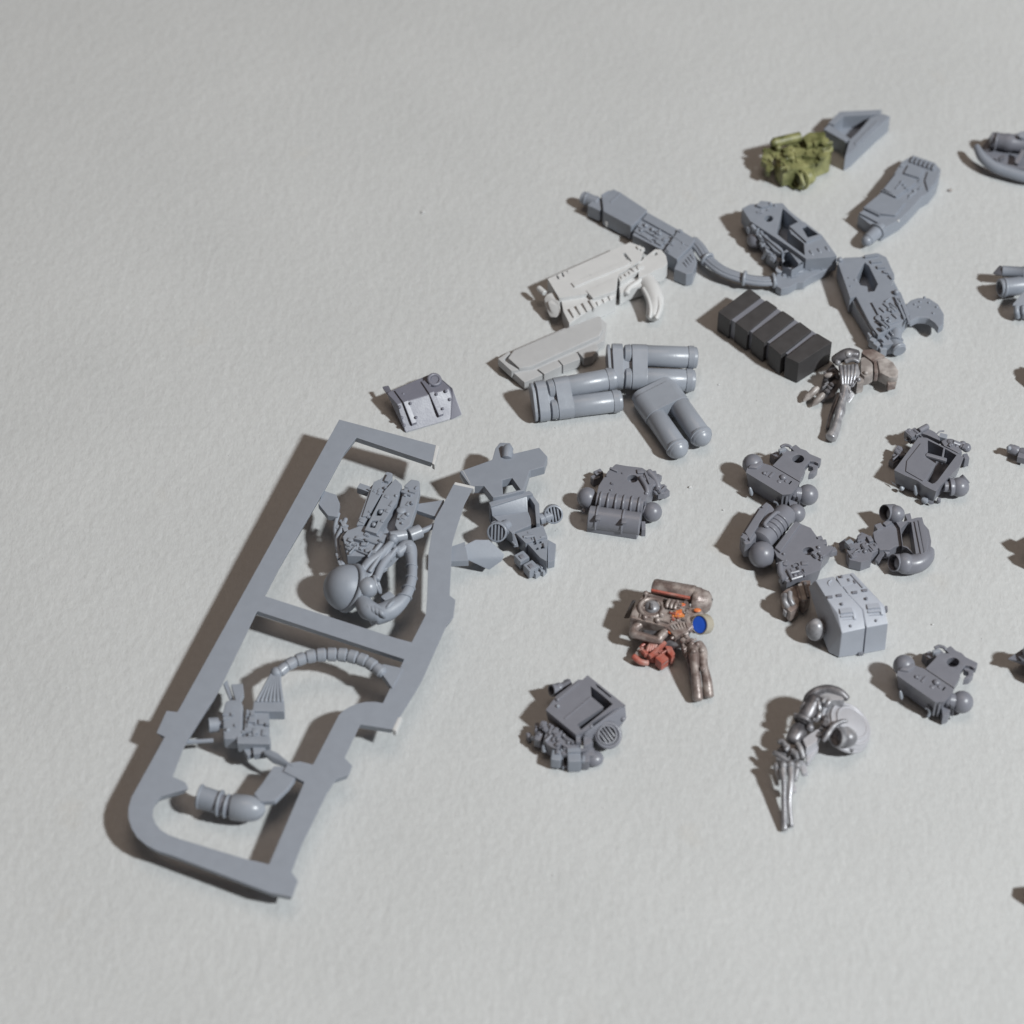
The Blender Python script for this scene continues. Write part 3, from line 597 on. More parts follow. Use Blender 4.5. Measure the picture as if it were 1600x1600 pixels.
# ================================================================== CHARCOAL RIBBED BLOCK
fr(1080, 300, .275)
thing('ribbed_black_block', 'charcoal black rectangular block of five ribs', 'block', (470, 850), 'black')
near = [(152,680),(226,733),(250,742),(326,800),(345,804),(420,862),(440,868),(516,930),(536,936),(612,972)]
far  = [(330,545),(404,600),(428,612),(496,658),(520,672),(594,722),(618,736),(690,790),(714,800),(802,852)]
def lerp2(a, b, t): return (a[0]+(b[0]-a[0])*t, a[1]+(b[1]-a[1])*t)
for k in range(5): poly('rib_block', [near[2*k],far[2*k],lerp2(far[2*k],far[2*k+1],.93 if k < 4 else 1),lerp2(near[2*k],near[2*k+1],.93 if k < 4 else 1)], 5.4+.12*k, .05, bev=.24)
poly('core', [(165,688),(332,562),(785,850),(612,962)], 5.15, .3, mt='dark')  # lighter slate core puts the lit look of the grooves into colour

# ================================================================== GREY GUN WITH CURVED GRIP
thing('curved_grip_gun', 'grey gun half with square opening and crescent grip, above the silver arm', 'toy gun part', (1060, 640), 'grey')
poly('receiver', [(832,400),(870,372),(960,368),(1060,345),(1110,370),(1156,470),(1140,530),(1192,570),(1240,690),(1190,745),(1110,790),(1062,812),(1022,760),(935,592),(902,602),(872,512)], 4.8, .6,
     holes=[[(985,398),(1010,420),(1060,522),(1040,562),(1005,566),(1002,535),(962,528),(940,482)],circ(1065,712,.7,4.8,10)], bev=.2)
poly('floor_plate', [(860,420),(1090,380),(1200,600),(1080,780)], 1.0, 0)
for k in range(5): bar('heel_rib', (985+k*36,372+k*26-abs(k-2)*4,5.3), (1060+k*22,352+k*34,5.3), .75, .8)
poly('side_wall', [(905,600),(935,595),(1060,812),(1040,822)], 3.8, .2)
poly('lock_plate', [(1025,625),(1130,600),(1190,690),(1180,730),(1100,760),(1060,690)], 5.3, 4.4, holes=[circ(1065,712,.7,4.8,10)])
for p in ((1110,640),(1135,668),(1160,700),(1090,665)): block('lock_step', (*p, 5.7), 1.5, .6, .7, -55)
bar('rear_strap', (1190,600,5.3), (1240,735,5.3), .6, .9); bar('rear_strap', (1160,590,5.4), (1215,715,5.4), .5, .9)
clutter([(1040,630),(1180,600),(1220,720),(1090,780)], 5.4, 30, .4, 1.2, -55, h=.35, seed=18); clutter([(1020,790),(1130,770),(1200,830),(1080,890)], [4.0,3.8,3.2,3.0], 24, .5, 1.3, 30, h=.6, seed=19); clutter([(870,400),(950,380),(930,560),(890,520)], 4.8, 8, .3, .8, -60, h=.2, seed=20)
poly('grip', [(1215,640),(1245,612),(1290,598),(1350,598),(1405,635),(1438,690),(1436,750),(1405,772),(1385,745),(1345,715),(1290,712),(1245,735)], 4.3, 2.3, bev=.5)
for p in ((1270,640),(1300,625),(1325,600),(1295,655),(1395,655),(1350,630),(1375,690)): ball('grip_stud', (*p, 4.3), .3)
cyl('muzzle', (1130,800,2.6), (1185,905,2.2), 1.45, n=20); ring('muzzle_ring', (1180,893,2.3), 1.3, .3, (.45,-.85,0), mt='can'); cyl('side_barrel', (1165,790,3.4), (1160,845,3.2), 1.2)
for p in ((1035,835,3.4),(1060,860,3.0),(1090,885,2.6),(1025,805,3.6)): block('nose_lug', p, 1.4, 1.2, 2.0, random.uniform(0,50), mt='can')
poly('nose_plate', [(1040,800),(1120,770),(1200,800),(1170,860),(1090,870)], 3.4, .4); cyl('gate_nub', (985,745,2.2), (988,735,3.2), .4, mt='white')
ball('corner_bolt', (845,385,5.0), .6); ball('corner_bolt', (1165,570,5.2), .6)

# ================================================================== SILVER ARM WITH BONE PLATE
fr(1240, 520, .1125)
thing('silver_weapon_arm', 'dark silver painted arm and barrel with bone coloured shoulder, against the black block', 'model part', (760, 820), 'gun')
hull('body', [(420,560,2.0),(540,400,3.6),(640,520,4.0),(640,760,3.0),(560,900,1.6),(380,980,.4),(330,880,.3),(420,720,.4)], bev=.5, mt='gun')
tube('barrel', [(720,760,4.0),(700,880,3.6),(670,980,3.2),(645,1090,2.8),(620,1190,2.4),(590,1290,2.0),(560,1380,1.6),(515,1460,1.3)], [1.1,.95,.85,1.05,.85,1.0,1.1,1.2], mt='chrome')
tube('under_barrel', [(640,860,2.6),(580,1000,1.8),(520,1150,1.3),(470,1330,.9)], [.8,.6,.5,.4], mt='gun')
hull('hand', [(635,480,5.2),(700,440,5.6),(900,440,5.4),(930,560,4.8),(880,680,4.2),(830,760,3.6),(640,760,3.4),(640,640,4.0),(760,640,1.2)], bev=.45, mt='silver')
for k in range(5): tube('finger', [(650+k*55,465-k*4,5.8),(668+k*46,580,5.5),(680+k*34,720,4.4)], [.42,.4,.3], n=10, mt='chrome')
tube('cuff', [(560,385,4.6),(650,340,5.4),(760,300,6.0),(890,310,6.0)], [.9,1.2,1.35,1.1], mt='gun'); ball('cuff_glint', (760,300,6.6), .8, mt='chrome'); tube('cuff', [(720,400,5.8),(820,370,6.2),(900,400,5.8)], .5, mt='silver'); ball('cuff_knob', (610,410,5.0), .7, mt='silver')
poly('shoulder_plate', [(925,340),(985,320),(1060,370),(1108,430),(1112,560),(1060,590),(985,610),(930,560)], 4.8, 2.0, mt='bone', bev=.5)
poly('shoulder_band', [(940,275),(965,232),(1110,222),(1275,318),(1150,358),(1105,395)], 5.2, 3.0, mt='tan', bev=.2); poly('shoulder_band', [(1112,402),(1152,368),(1180,555),(1125,560)], 5.0, 2.6, mt='tan', bev=.2)
poly('shoulder_plate', [(1158,372),(1275,328),(1385,400),(1462,520),(1445,615),(1335,618),(1190,548)], 4.6, 1.8, mt='bone', bev=.5); poly('shoulder_flap', [(1285,625),(1440,628),(1420,702),(1312,720)], 3.2, 1.4, mt='tan', bev=.2)
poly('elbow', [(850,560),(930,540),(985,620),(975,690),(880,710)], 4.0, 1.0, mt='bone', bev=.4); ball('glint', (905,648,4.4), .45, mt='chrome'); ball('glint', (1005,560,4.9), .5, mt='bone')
for a, b, r in (((345,755,2.6),(135,945,1.0),.75),((425,840,2.4),(255,1015,.8),.7),((430,600,3.6),(575,575,3.8),.55)): turn('claw', a, b, [(0,r*.5),(.2,r),(.7,r*.95),(1,r*.3)], 14, mt='bone')
clutter([(660,460),(910,450),(880,700),(660,740)], [5.6,5.6,4.4,4.4], 30, .35, 1.0, 70, h=.4, seed=38); clutter([(420,560),(600,480),(620,780),(400,880)], [2.6,4.2,3.0,1.2], 26, .4, 1.2, 40, h=.5, seed=39); clutter([(700,800),(800,850),(700,1000),(660,960)], [3.8,3.6,3.0,3.2], 10, .4, .9, 60, h=.4, mt='chrome', seed=40)
hull('wrist_guard', [(740,730,4.4),(860,860,3.4),(760,1000,2.6),(700,900,3.2),(800,820,1.4)], bev=.3, mt='silver'); tube('vein', [(750,760,4.6),(790,830,4.2)], .35, mt='chrome'); tube('vein', [(650,850,4.0),(680,930,3.8)], .4, mt='chrome')
fr(1080, 300, .275)

# ================================================================== BACKPACKS
fr(860, 680, .3)
thing('drum_backpack', 'slate grey backpack with strapped roll along its lower edge and ball ends', 'model backpack', (370, 380), 'dark')
poly('back_plate', [(250,262),(282,212),(300,185),(340,148),(395,158),(480,168),(528,200),(545,240),(520,300),(495,345),(380,335),(240,305)], 4.8, .6, holes=[circ(428,225,1.0,4.8,14)], bev=.25)
poly('plate_core', [(270,230),(340,170),(520,210),(500,310),(260,290)], 3.4, .4)
bar('plate_bar', (310,168,5.2), (350,185,5.2), .5, .7); bar('plate_bar', (490,180,5.2), (520,250,5.2), .5, .7)
tube('side_hose', [(470,220,5.0),(500,270,5.0),(505,300,4.6)], .5); tube('side_hose', [(510,190,4.8),(545,230,4.4),(560,275,3.6),(545,300,3.0)], .7)
for p in ((560,215,4.0),(580,265,3.2),(600,290,2.6),(575,295,3.0),(535,195,4.4),(470,185,5.2)): block('greeble', p, 1.4, 1.1, 1.6, random.uniform(0,80), bev=.2)
for p in ((250,190,2.4),(235,215,2.0)): block('greeble', p, 1.6, 1.2, 2.4, 30)
clutter([(450,180),(545,230),(600,300),(500,320)], [5.0,4.4,2.8,4.6], 30, .5, 1.2, -40, h=.5, seed=24); clutter([(270,200),(400,170),(390,300),(270,290)], 4.85, 8, .3, .8, -20, h=.15, seed=25)
cyl('upper_tank', (240,335,3.2), (485,372,3.2), 1.7, n=22)
for k in range(6): ring('tank_rib', (262+k*40,340+k*5.5,3.3), 1.62, .27, (1,-.2,0))
turn('roll', (198,425,2.4), (470,462,2.4), [(0,1.9),(.02,2.25),(.98,2.25),(1,1.9)], 26)
poly('roll_base', [(195,430),(470,470),(450,505),(190,465)], 2.2, 0)
for t in (.16, .66): ring('roll_strap', (198+272*t,425+37*t,2.4), 2.25, .25, (1,-.18,0)); block('buckle', (205+272*t,420+37*t,4.85), 1.0, 1.2, .5, -8)
ball('exhaust_ball', (192,325,2.6), 2.05); ball('exhaust_ball', (530,400,2.3), 1.95); cyl('exhaust_neck', (232,335,2.8), (200,327,2.6), 1.2); cyl('exhaust_neck', (485,385,2.6), (520,398,2.4), 1.2)
cyl('side_pin', (178,405,2.2), (168,385,2.4), .35); block('side_lug', (485,470,2.0), .8, 2.2, 2.0, 0)

fr(1350, 990, .125)
bp0 = thing('ball_backpack', 'slate grey backpack with pegs on its flat side, standing alone below the armoured torso', 'model backpack', (800, 800), 'dark', 'two alike ball ended backpacks')
poly('base_box', [(410,520),(430,450),(500,385),(560,370),(650,402),(755,440),(1125,690),(1105,742),(1040,820),(1000,852),(890,856)], 5.4, .25, holes=[[(972,702),(1008,662),(1024,674),(988,716)],[(850,602),(868,582),(888,632),(872,648)],circ(540,455,.35,5.4,8)], bev=.2, draft=.9)
poly('back_plate', [(764,436),(905,290),(866,228),(905,200),(950,190),(1000,238),(1056,244),(1012,190),(1085,150),(1150,210),(1225,240),(1272,290),(1425,365),(1385,440),(1335,405),(1265,395),(1195,490),(1205,545),(1142,640),(1130,682)], 5.45, 3.4, holes=[circ(1112,355,1.2,5.45,18)], bev=.18, draft=.2)
poly('plate_core', [(800,420),(930,290),(1220,300),(1160,500),(1080,600)], 3.3, 1.5, draft=.4)
for p, l in (((690,540),30),((752,562),46),((945,655),20)): bar('ridge', (p[0]-l*.7,p[1]+l*.75,5.62), (p[0]+l*.7,p[1]-l*.75,5.62), .55, .5, bev=.2)
ball('bump', (905,612,5.4), .7, (1,1,.8)); ball('bump', (850,670,5.3), .5, (1,1,.6)); ball('bump', (655,545,5.4), .4)
poly('neck_sleeve', [(430,450),(520,360),(600,345),(655,400),(560,470)], 5.85, 4.6, bev=.5)
ball('exhaust_ball', (500,400,4.3), 2.05); ball('exhaust_ball', (1225,855,2.9), 2.1); cyl('exhaust_neck', (1050,830,3.4), (1180,850,3.0), 1.4)
bar('neck_fin', (1125,880,4.6), (1112,1010,1.6), .5, 1.2); bar('neck_fin', (1090,760,5.2), (1040,880,4.0), .6, 1.4)
hull('edge_rib', [(880,870,5.0),(905,870,5.0),(880,1030,1.2),(850,1030,1.2),(900,960,1.0),(870,960,1.0)], bev=.1); hull('edge_rib', [(935,875,5.0),(965,870,5.0),(930,1045,1.0),(900,1045,1.0),(950,960,1.0)], bev=.1)
poly('neck_web', [(960,880),(1060,840),(1110,900),(1060,1000),(985,1030)], 2.8, .1)
turn('peg', (452,715,2.9), (474,822,1.2), [(0,.12),(.15,.3),(.7,.42),(1,.2)], 12, mt='can'); tube('peg', [(772,925,2.4),(812,940,2.4),(822,985,1.6),(800,1030,.8)], .34, mt='can')
poly('side_hook', [(1255,398),(1335,408),(1378,450),(1368,515),(1322,562),(1240,578),(1262,535),(1305,510),(1300,470),(1245,450)], 4.7, 3.0, bev=.3); block('side_lug', (1370,385,5.1), 1.3, 1.1, 1.6, -25)
block('top_clip', (905,212,5.9), 1.5, .7, 1.0, 20, mt='can'); tube('top_hook', [(885,180,5.6),(940,158,5.8),(1000,175,5.8),(1020,205,5.6)], .32)
block('under_lug', (810,270,2.0), 1.8, 1.6, 2.0, 30)
fr(0, 0, 1)
off = (P(1450-237, 1090-319)-P(1450, 1090)); off.z = 0
copy_tree(bp0, 'slate grey backpack with pegs on its flat side, resting against the ribbed tank backpack', off, math.radians(3))
fr(1120, 640, .3125)

thing('tank_backpack', 'slate grey backpack with ribbed tank and long side box, between ball backpack and torso', 'model backpack', (320, 700), 'dark')
poly('side_box', [(118,628),(205,490),(225,475),(268,470),(292,500),(170,668),(140,672)], 5.6, 1.6, bev=.35)
poly('box_lid', [(140,610),(215,492),(262,488),(165,650)], 6.1, 5.2, bev=.2); block('box_clip', (140,635,6.0), 1.2, 1.2, .8, 50); block('box_clip', (245,480,6.0), 1.6, 1.0, .8, 50); ball('box_foot', (142,668,4.4), .8)
turn('ribbed_tank', (215,665,4.0), (355,510,4.0), [(0,1.8),(.04,2.3),(.9,2.3),(.97,2.0),(1,1.4)], 24)
for t in (.3,.42,.54,.66): ring('tank_rib', (215+140*t,665-155*t,4.15), 2.2, .24, (140,155/.743,0), a0=0, a1=360)
tube('tank_handle', [(255,590,6.2),(240,570,6.6),(290,520,6.6),(310,515,6.3)], .4)
ball('exhaust_ball', (225,725,3.2), 2.6); ball('exhaust_ball', (395,520,3.6), 1.9)
poly('back_plate', [(285,700),(395,560),(470,590),(500,632),(545,680),(585,690),(530,752),(520,800),(430,835),(350,862),(312,832),(335,760),(300,735)], 4.6, .6, holes=[circ(458,706,1.05,4.6,14),circ(396,776,.55,4.6,10)], bev=.25, draft=.5)
poly('plate_core', [(320,700),(400,590),(530,700),(480,800),(350,830)], 3.2, .4)
clutter([(320,760),(440,790),(440,840),(330,850)], 4.7, 26, .4, 1.2, 20, h=.4, seed=26); clutter([(480,640),(580,690),(530,760),(480,740)], 4.6, 14, .4, 1.1, 30, h=.4, seed=27)
poly('plate_step', [(290,688),(392,556),(420,568),(318,712)], 5.1, 4.0, bev=.2)
for p in ((510,640,4.6),(535,660,4.4),(565,690,3.8),(580,700,3.2),(345,765,5.0),(370,800,4.9),(420,820,4.8),(440,765,4.9),(330,840,4.4)): block('greeble', p, random.uniform(.9,1.6), random.uniform(.8,1.3), 1.4, random.uniform(0,80), bev=.2)
tube('plate_pipe', [(315,770,4.6),(320,820,4.4),(350,850,4.2)], .6); ball('plate_stud', (335,722,4.7), .3)

fr(1370, 650, .1)
thing('open_backpack_half', 'slate grey open backpack half with crossbar inside and pegs along its edge', 'model backpack', (760, 900), 'dark')
poly('shell', [(270,845),(445,610),(640,345),(700,328),(785,340),(1050,478),(1270,588),(1362,640),(1290,790),(1000,1085),(930,1178),(880,1160),(740,1090),(640,1012),(430,925)], 4.5, .5,
     holes=[[(797,378),(1050,500),(1245,612),(950,1005),(905,1045),(865,1058),(785,1012),(930,745),(770,640),(800,545)]], bev=.16, draft=.5)
poly('floor_plate', [(400,880),(680,400),(1260,620),(930,1100)], .9, 0)
poly('inner_step', [(455,860),(470,700),(690,420),(745,430),(770,560),(740,640),(890,750),(770,985),(720,1010)], 4.75, 4.3, bev=.12)
bar('crossbar', (770,590,4.75), (1095,680,4.75), .95, .9, bev=.3); bar('divider', (1055,500,4.6), (1030,640,4.6), .4, 2.2)
block('pod', (570,250,4.2), 2.4, 1.8, 2.2, 35, bev=.25); block('pod', (500,250,4.3), 1.0, 1.6, 2.0, 35, bev=.2); cyl('pod_tube', (655,235,4.4), (795,160,4.2), .62); ball('pod_peg', (460,362,3.0), .4, mt='can'); poly('pod_plate', [(690,265),(810,195),(905,240),(985,320),(990,385),(800,300)], 4.1, 1.0, bev=.25)
clutter([(480,230),(680,200),(680,320),(480,340)], 3.9, 20, .4, 1.2, 35, h=.5, seed=28); clutter([(1020,390),(1200,350),(1400,500),(1300,570)], 4.1, 22, .4, 1.1, -30, h=.4, seed=29); clutter([(250,560),(380,480),(400,600),(280,760)], 2.2, 16, .5, 1.2, 40, h=.5, seed=30)
block('bright_lug', (1040,305,4.3), 1.5, 1.2, 2.0, -20, mt='can'); tube('wire_hook', [(940,275,4),(990,240,4.2),(1050,235,4)], .15, n=8)
poly('side_cowl', [(1000,385),(1080,345),(1160,345),(1260,410),(1345,560),(1270,575),(1050,465)], 4.2, .8, bev=.4)
ball('side_knob', (1400,495,3.4), .95); ball('side_knob', (1340,450,3.6), .8); block('side_lug', (1395,625,3.0), 1.0, 1.4, 2.4, 15); cyl('side_pipe', (1180,420,4.2), (1400,500,3.2), .7); ball('cowl_bump', (1160,400,4.2), .7, (1.2,1,.5))
for p, q in (((340,500,2.6),1.5),((315,600,2.2),1.7),((270,680,1.8),1.7),((400,570,2.6),1.2)): block('left_pod', p, q, q*.8, 1.8, random.uniform(20,60), bev=.3)
for a, b, r in (((375,1105,1.9),(405,1150,1.1),.5),((592,1085,3.4),(618,1235,1.0),.45),((700,1290,1.4),(790,1345,.8),.7)): turn('peg', a, b, [(0,r*.3),(.2,r*.7),(.75,r),(1,r*.5)], 12, mt='can')
hull('hem', [(205,1000,1.6),(300,1060,1.6),(330,1110,1.2),(250,1060,.8)], bev=.15, mt='can'); hull('hem', [(640,1250,1.2),(720,1300,1.2),(830,1390,.6),(900,1380,.8),(890,1330,1.4)], bev=.15)
ball('exhaust_ball', (1290,1110,2.5), 1.95); turn('exhaust_collar', (1130,1110,2.6), (1215,1105,2.6), [(0,1.2),(.1,1.75),(.6,1.75),(1,1.5)], 20); cyl('exhaust_neck', (1040,1100,2.8), (1180,1105,2.6), 1.1)
cup('exhaust_mouth', (1310,1050,2.8), (1400,975,3.6), 1.1, wall=.25, depth=.5); cyl('foot_pin', (970,1340,.3), (970,1300,1.6), .4)

fr(1300, 780, .10625)
thing('cup_backpack', 'slate grey backpack with two open round cups facing away from its hollow box', 'model backpack', (800, 720), 'dark')
poly('web', [(600,480),(740,410),(790,340),(890,275),(992,420),(1032,685),(940,692),(850,742),(700,742),(625,600)], 3.1, .3, bev=.2)
poly('hollow_box', [(905,275),(1050,328),(1110,310),(1072,222),(1150,202),(1172,290),(1250,268),(1325,265),(1352,365),(1425,448),(1460,620),(1442,780),(1350,832),(1232,836),(1100,712),(1036,692),(998,420)], 3.8, .4,
     holes=[[(1014,432),(1112,332),(1165,335),(1236,815),(1205,818),(1112,700),(1044,684)]], bev=.2)
bar('box_seam', (1235,320,4.1), (1330,800,4.1), .6, .6); poly('box_lid', [(1262,300),(1318,300),(1400,470),(1425,620),(1400,770),(1352,790)], 4.2, 3.6, bev=.3)
CA = Vector((-.80,-.42,.42)).normalized(); CC = P(772,198,4.6); cup('exhaust_cup', CC-CA*2.6, CC, 1.62, wall=.2, depth=.8, world=True); ball('cup_dome', (935,222,4.1), 1.78); bar('cup_strut', (770,370,3.6), (890,285,3.8), .9, .8)
CC = P(903,935,3.0); cup('exhaust_cup', CC-CA*2.8, CC, 1.68, wall=.2, depth=.8, world=True); ball('cup_dome', (1070,945,2.5), 2.05)
tube('tail_tank', [(1090,960,2.2),(1240,945,2.2),(1370,860,2.3),(1420,740,2.6)], [2.0,1.9,1.7,1.2])
poly('mechanism', [(232,690),(340,640),(375,530),(435,482),(540,530),(590,600),(640,650),(690,745),(600,792),(575,880),(430,930),(260,890),(215,780)], 2.7, .2, holes=[[(402,742),(470,682),(508,692),(528,772),(470,722)],[(325,605),(350,580),(372,600),(350,625)]], bev=.2)
block('crystal', (255,625,3.4), 1.4, 1.1, 1.6, 35, mt='grey', bev=.15); block('crystal', (560,575,3.4), .9, 1.4, 1.2, 20, bev=.15); block('crystal', (620,690,3.1), 1.5, 1.5, 1.0, 30, bev=.2); block('crystal', (440,560,3.1), 1.7, 1.3, .9, 40, bev=.2); block('crystal', (300,800,3.0), 1.4, 2.0, .9, 20, bev=.3)
clutter([(250,620),(560,530),(660,720),(280,860)], 2.8, 34, .4, 1.2, 30, h=.4, seed=31)
ball('bright_peg', (388,888,1.7), .5, mt='can'); ball('bright_peg', (455,905,1.5), .3, mt='can'); bar('strut', (750,770,2.6), (660,910,1.2), .9, .7); bar('strut', (760,700,2.8), (830,800,2.4), .8, .9); block('top_lug', (690,390,3.5), 1.4, 1.2, 2.6, 25); hull('tail_point', [(85,650,1.2),(200,570,2.4),(230,700,1.6),(140,760,.6),(180,660,.1)], bev=.15)
fr(1120, 640, .3125)

# ================================================================== ARMOURED TORSO
thing('armoured_torso', 'pale grey faceted torso shell with centre seam, slots and stepped vents', 'model part', (690, 1140), 'pale')
Lb = [(492,852,9.0),(585,833,9.0),(645,914,9.7),(545,936,9.7),(605,1020,9.0),(726,1000,9.0),(742,1092,7.2),(625,1118,7.2),(728,1222,.2),(610,1240,.2),(560,1215,.2),(520,1120,.5),(545,1010,1)]
Rb = [(591,832,9.0),(682,815,9.0),(752,898,9.7),(652,913,9.7),(733,999,9.0),(838,980,9.0),(856,1070,7.2),(749,1091,7.2),(842,1200,.2),(735,1221,.2),(830,1090,1),(700,1000,1)]
hull('left_shell', Lb, bev=.14); hull('right_shell', Rb, bev=.14)
hull('side_wall', [(458,885,7.2),(490,853,8.7),(545,938,9.3),(600,1022,8.6),(618,1118,6.9),(604,1236,.3),(556,1214,.2),(505,1025,3.5),(500,960,4.5)], bev=.2)
for p in ((566,934),(612,926),(690,911),(740,901)): block('slot_shade', (*p, 9.95), 1.0, .5, .5, 8, mt='dark', bev=.05)  # raised dark blocks, their colour stands in for shade inside slots
for p in ((647,1008),(783,985)):
    block('vent_step', (p[0],p[1]-6,9.4), 2.4, 1.1, .9, 8); block('vent_step', (p[0]+2,p[1]+16,8.9), 2.4, .9, .9, 8); block('vent_step', (p[0]+4,p[1]+34,8.4), 2.2, .8, .9, 8)
    bar('vent_edge', (p[0]+36,p[1]-8,9.3), (p[0]+44,p[1]+38,8.5), .45, .6)
for p in ((625,972,9.5),(748,945,9.6),(668,1082,7.7),(795,1055,7.7)): ball('rivet', p, .3, mt='dark')
ring('gauge', (585,872,9.25), 1.0, .16, (0,0,1), a0=20, a1=250); poly('top_step', [(600,845),(670,832),(690,865),(625,885)], 9.5, 9.0, bev=.1)
for p in ((625,833),(660,850),(690,858)): block('gauge_mark', (*p, 9.7), .35, .7, .4, 10, mt='dark', bev=.04)
bar('top_edge', (675,822,9.3), (735,888,9.9), .5, .4); block('hem_notch_shade', (720,1212,.9), 1.0, .6, .8, 8, mt='dark')  # dark block at the hem stands in for a shaded notch
block('side_stud', (848,990,7.8), .5, 1.0, 1.0, 0, mt='dark')
ball('dome_joint', (495,1100,3.2), 1.95, (1,1,1.25), mt='silver')

thing('tarnished_hand', 'tarnished metallic tan hand bit poking from behind the torso', 'model part', (400, 960), 'tan')
poly('palm', [(320,915),(345,895),(400,870),(420,940),(410,985),(370,1015),(345,990)], 3.6, .6, mt='tan', bev=.5)
for a, b in (((340,925,4.2),(355,985,3.6)),((365,915,4.3),(380,975,3.7))): tube('finger', [a, ((a[0]+b[0])/2-8,(a[1]+b[1])/2,4.4), b], .5, mt='silver')
poly('wrist', [(395,880),(425,852),(470,850),(470,930),(440,965),(410,940)], 4.2, .8, mt='tan', bev=.35); bar('wrist_band', (415,870,4.7), (440,950,4.6), .8, .8, mt='bone'); bar('wrist_band', (440,858,4.7), (458,935,4.6), .6, .8, mt='gun')
block('knuckle', (350,1000,3.0), 1.2, 1.0, 1.6, 30, mt='silver', bev=.3)

# ================================================================== PAINTED TANK GUN, RED AND BLUE
fr(940, 880, .1438)
thing('painted_backpack', 'tarnished brown and red painted bit with a blue lens and twin prongs', 'model part', (780, 800), 'tan')
poly('housing', [(308,590),(330,520),(470,300),(560,315),(700,372),(960,408),(940,520),(830,640),(700,692)], 6.2, 2.2, bev=.35)
hull('dark_edge', [(235,600,4.6),(330,400,5.2),(380,390,5.4),(300,600,4.6),(300,590,2.5)], mt='black', bev=.2)
ring('dial_ring', (540,485,6.3), 2.2, .42, mt='tan'); ball('dial_dome', (545,480,6.1), 1.5, (1,1,.7), mt='silver'); block('dial_stem', (545,455,7.4), .5, 1.4, .6, 0, mt='silver')
for p in ((470,590,6.4),(605,620,6.5),(480,330,6.5),(650,560,6.5)): ball('rivet', p, .55)
turn('drum', (545,265,6.0), (1010,345,6.0), [(0,1.0),(.03,1.6),(.08,1.8),(1,1.8)], 24)
bar('drum_seam', (540,285,7.7), (960,370,7.7), .5, .5, mt='red')
turn('drum_end', (985,400,5.2), (1200,440,5.0), [(0,2.5),(.08,2.65),(.35,2.6),(.4,2.45),(.75,2.2),(.95,1.3),(1,.4)], 26, mt='tan'); ball('rivet', (1190,395,6.0), .35, mt='black')
for k in range(3): tube('coil', [(735+k*45,400+k*8,7.0),(715+k*45,440+k*8,7.1),(705+k*45,480+k*8,6.8)], .36, n=8)
for p in ((690,410),(725,470)): block('coil_gap_shade', (*p, 6.5), .6, 1.2, .5, -20, mt='black')  # black blocks in place of the shade between coils
for p, s in (((830,540),1.3),((800,570),.9),((880,450),.8),((1040,510),1.0),((760,745),1.1),((860,520),.9)): ball('ember_patch', (*p, 6.25 if p[1] < 600 else 5.2), s*.5, (1.4,1,.4), mt='orange')
bar('ember_streak', (800,575,6.6), (900,560,6.7), .5, .4, mt='orange')
poly('rib_plate', [(700,690),(770,600),(930,620),(950,730),(880,760),(800,800)], 5.6, 2.4)
for k in range(6): bar('fan_rib', (745+k*36,655-k*6+abs(k-2)*5,6.0), (790+k*30,720-k*4,5.7), .38, .6, mt='bone' if k < 2 else 'tan')
LA = Vector((-.62,-.55,.56)).normalized(); LC = P(1062,668,6.0)
cup('lens_tube', LC-LA*2.2, LC, 1.9, wall=.2, depth=.2, mt='cream', world=True); cyl('lens', LC-LA*1.4, LC-LA*.12, 1.68, mt='blue', world=True)
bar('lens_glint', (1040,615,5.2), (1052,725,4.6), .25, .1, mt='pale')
hull('lens_mount', [(880,470,6.0),(1060,470,6.0),(1130,560,5.2),(1120,740,3.2),(1000,770,3.6),(930,740,5.0),(1000,560,5.6),(1050,700,1.0)], bev=.4)
hull('under_body', [(430,650,4.2),(700,690,5.2),(900,760,5.0),(965,900,4.2),(780,890,2.8),(500,900,2.4),(560,980,.2),(860,910,.2),(440,820,.2)], mt='gun', bev=.3)  # filler body, dark gunmetal so the gaps below the housing look shaded
clutter([(330,560),(480,320),(700,400),(680,670)], 6.2, 30, .35, 1.0, -15, h=.3, seed=41); clutter([(680,420),(950,430),(920,600),(720,660)], 6.2, 36, .35, 1.0, -15, h=.35, seed=42); clutter([(780,780),(960,760),(1080,960),(940,980)], [5.0,5.2,4.8,4.2], 26, .4, 1.0, 40, h=.4, seed=43); clutter([(700,560),(860,530),(820,620),(740,620)], 6.3, 10, .3, .8, -15, h=.35, mt='red', seed=44); clutter([(430,880),(700,840),(780,1000),(450,1020)], 2.4, 26, .4, 1.1, 30, h=.5, mt='red', seed=45)
tube('handle', [(420,665,4.6),(365,700,4.4),(350,765,4.2),(430,790,4.1),(600,835,4.0),(640,800,4.2),(700,735,4.8)], [.8,.85,.9,.8,.8,.85,.9])
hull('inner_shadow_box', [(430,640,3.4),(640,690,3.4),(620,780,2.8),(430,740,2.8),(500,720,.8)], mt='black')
poly('red_body', [(480,900),(600,865),(690,830),(760,900),(700,980),(560,1010),(480,985)], 2.4, .2, mt='red')
for k in range(4): tube('red_finger', [(490+k*28,960-k*6,2.8),(510+k*26,910-k*6,3.2),(535+k*24,875-k*4,3.0)], .38, n=8, mt='red')
bar('red_strut', (520,1005,3.2), (695,850,3.8), .7, .8, mt='red'); block('red_box', (655,1025,2.8), 1.9, 1.9, 2.4, 40, mt='red', bev=.3); hull('red_box_edge', [(650,1100,2.3),(720,1040,2.4),(730,1060,2.2),(655,1120,1.8),(690,1080,1)], mt='bone', bev=.15)
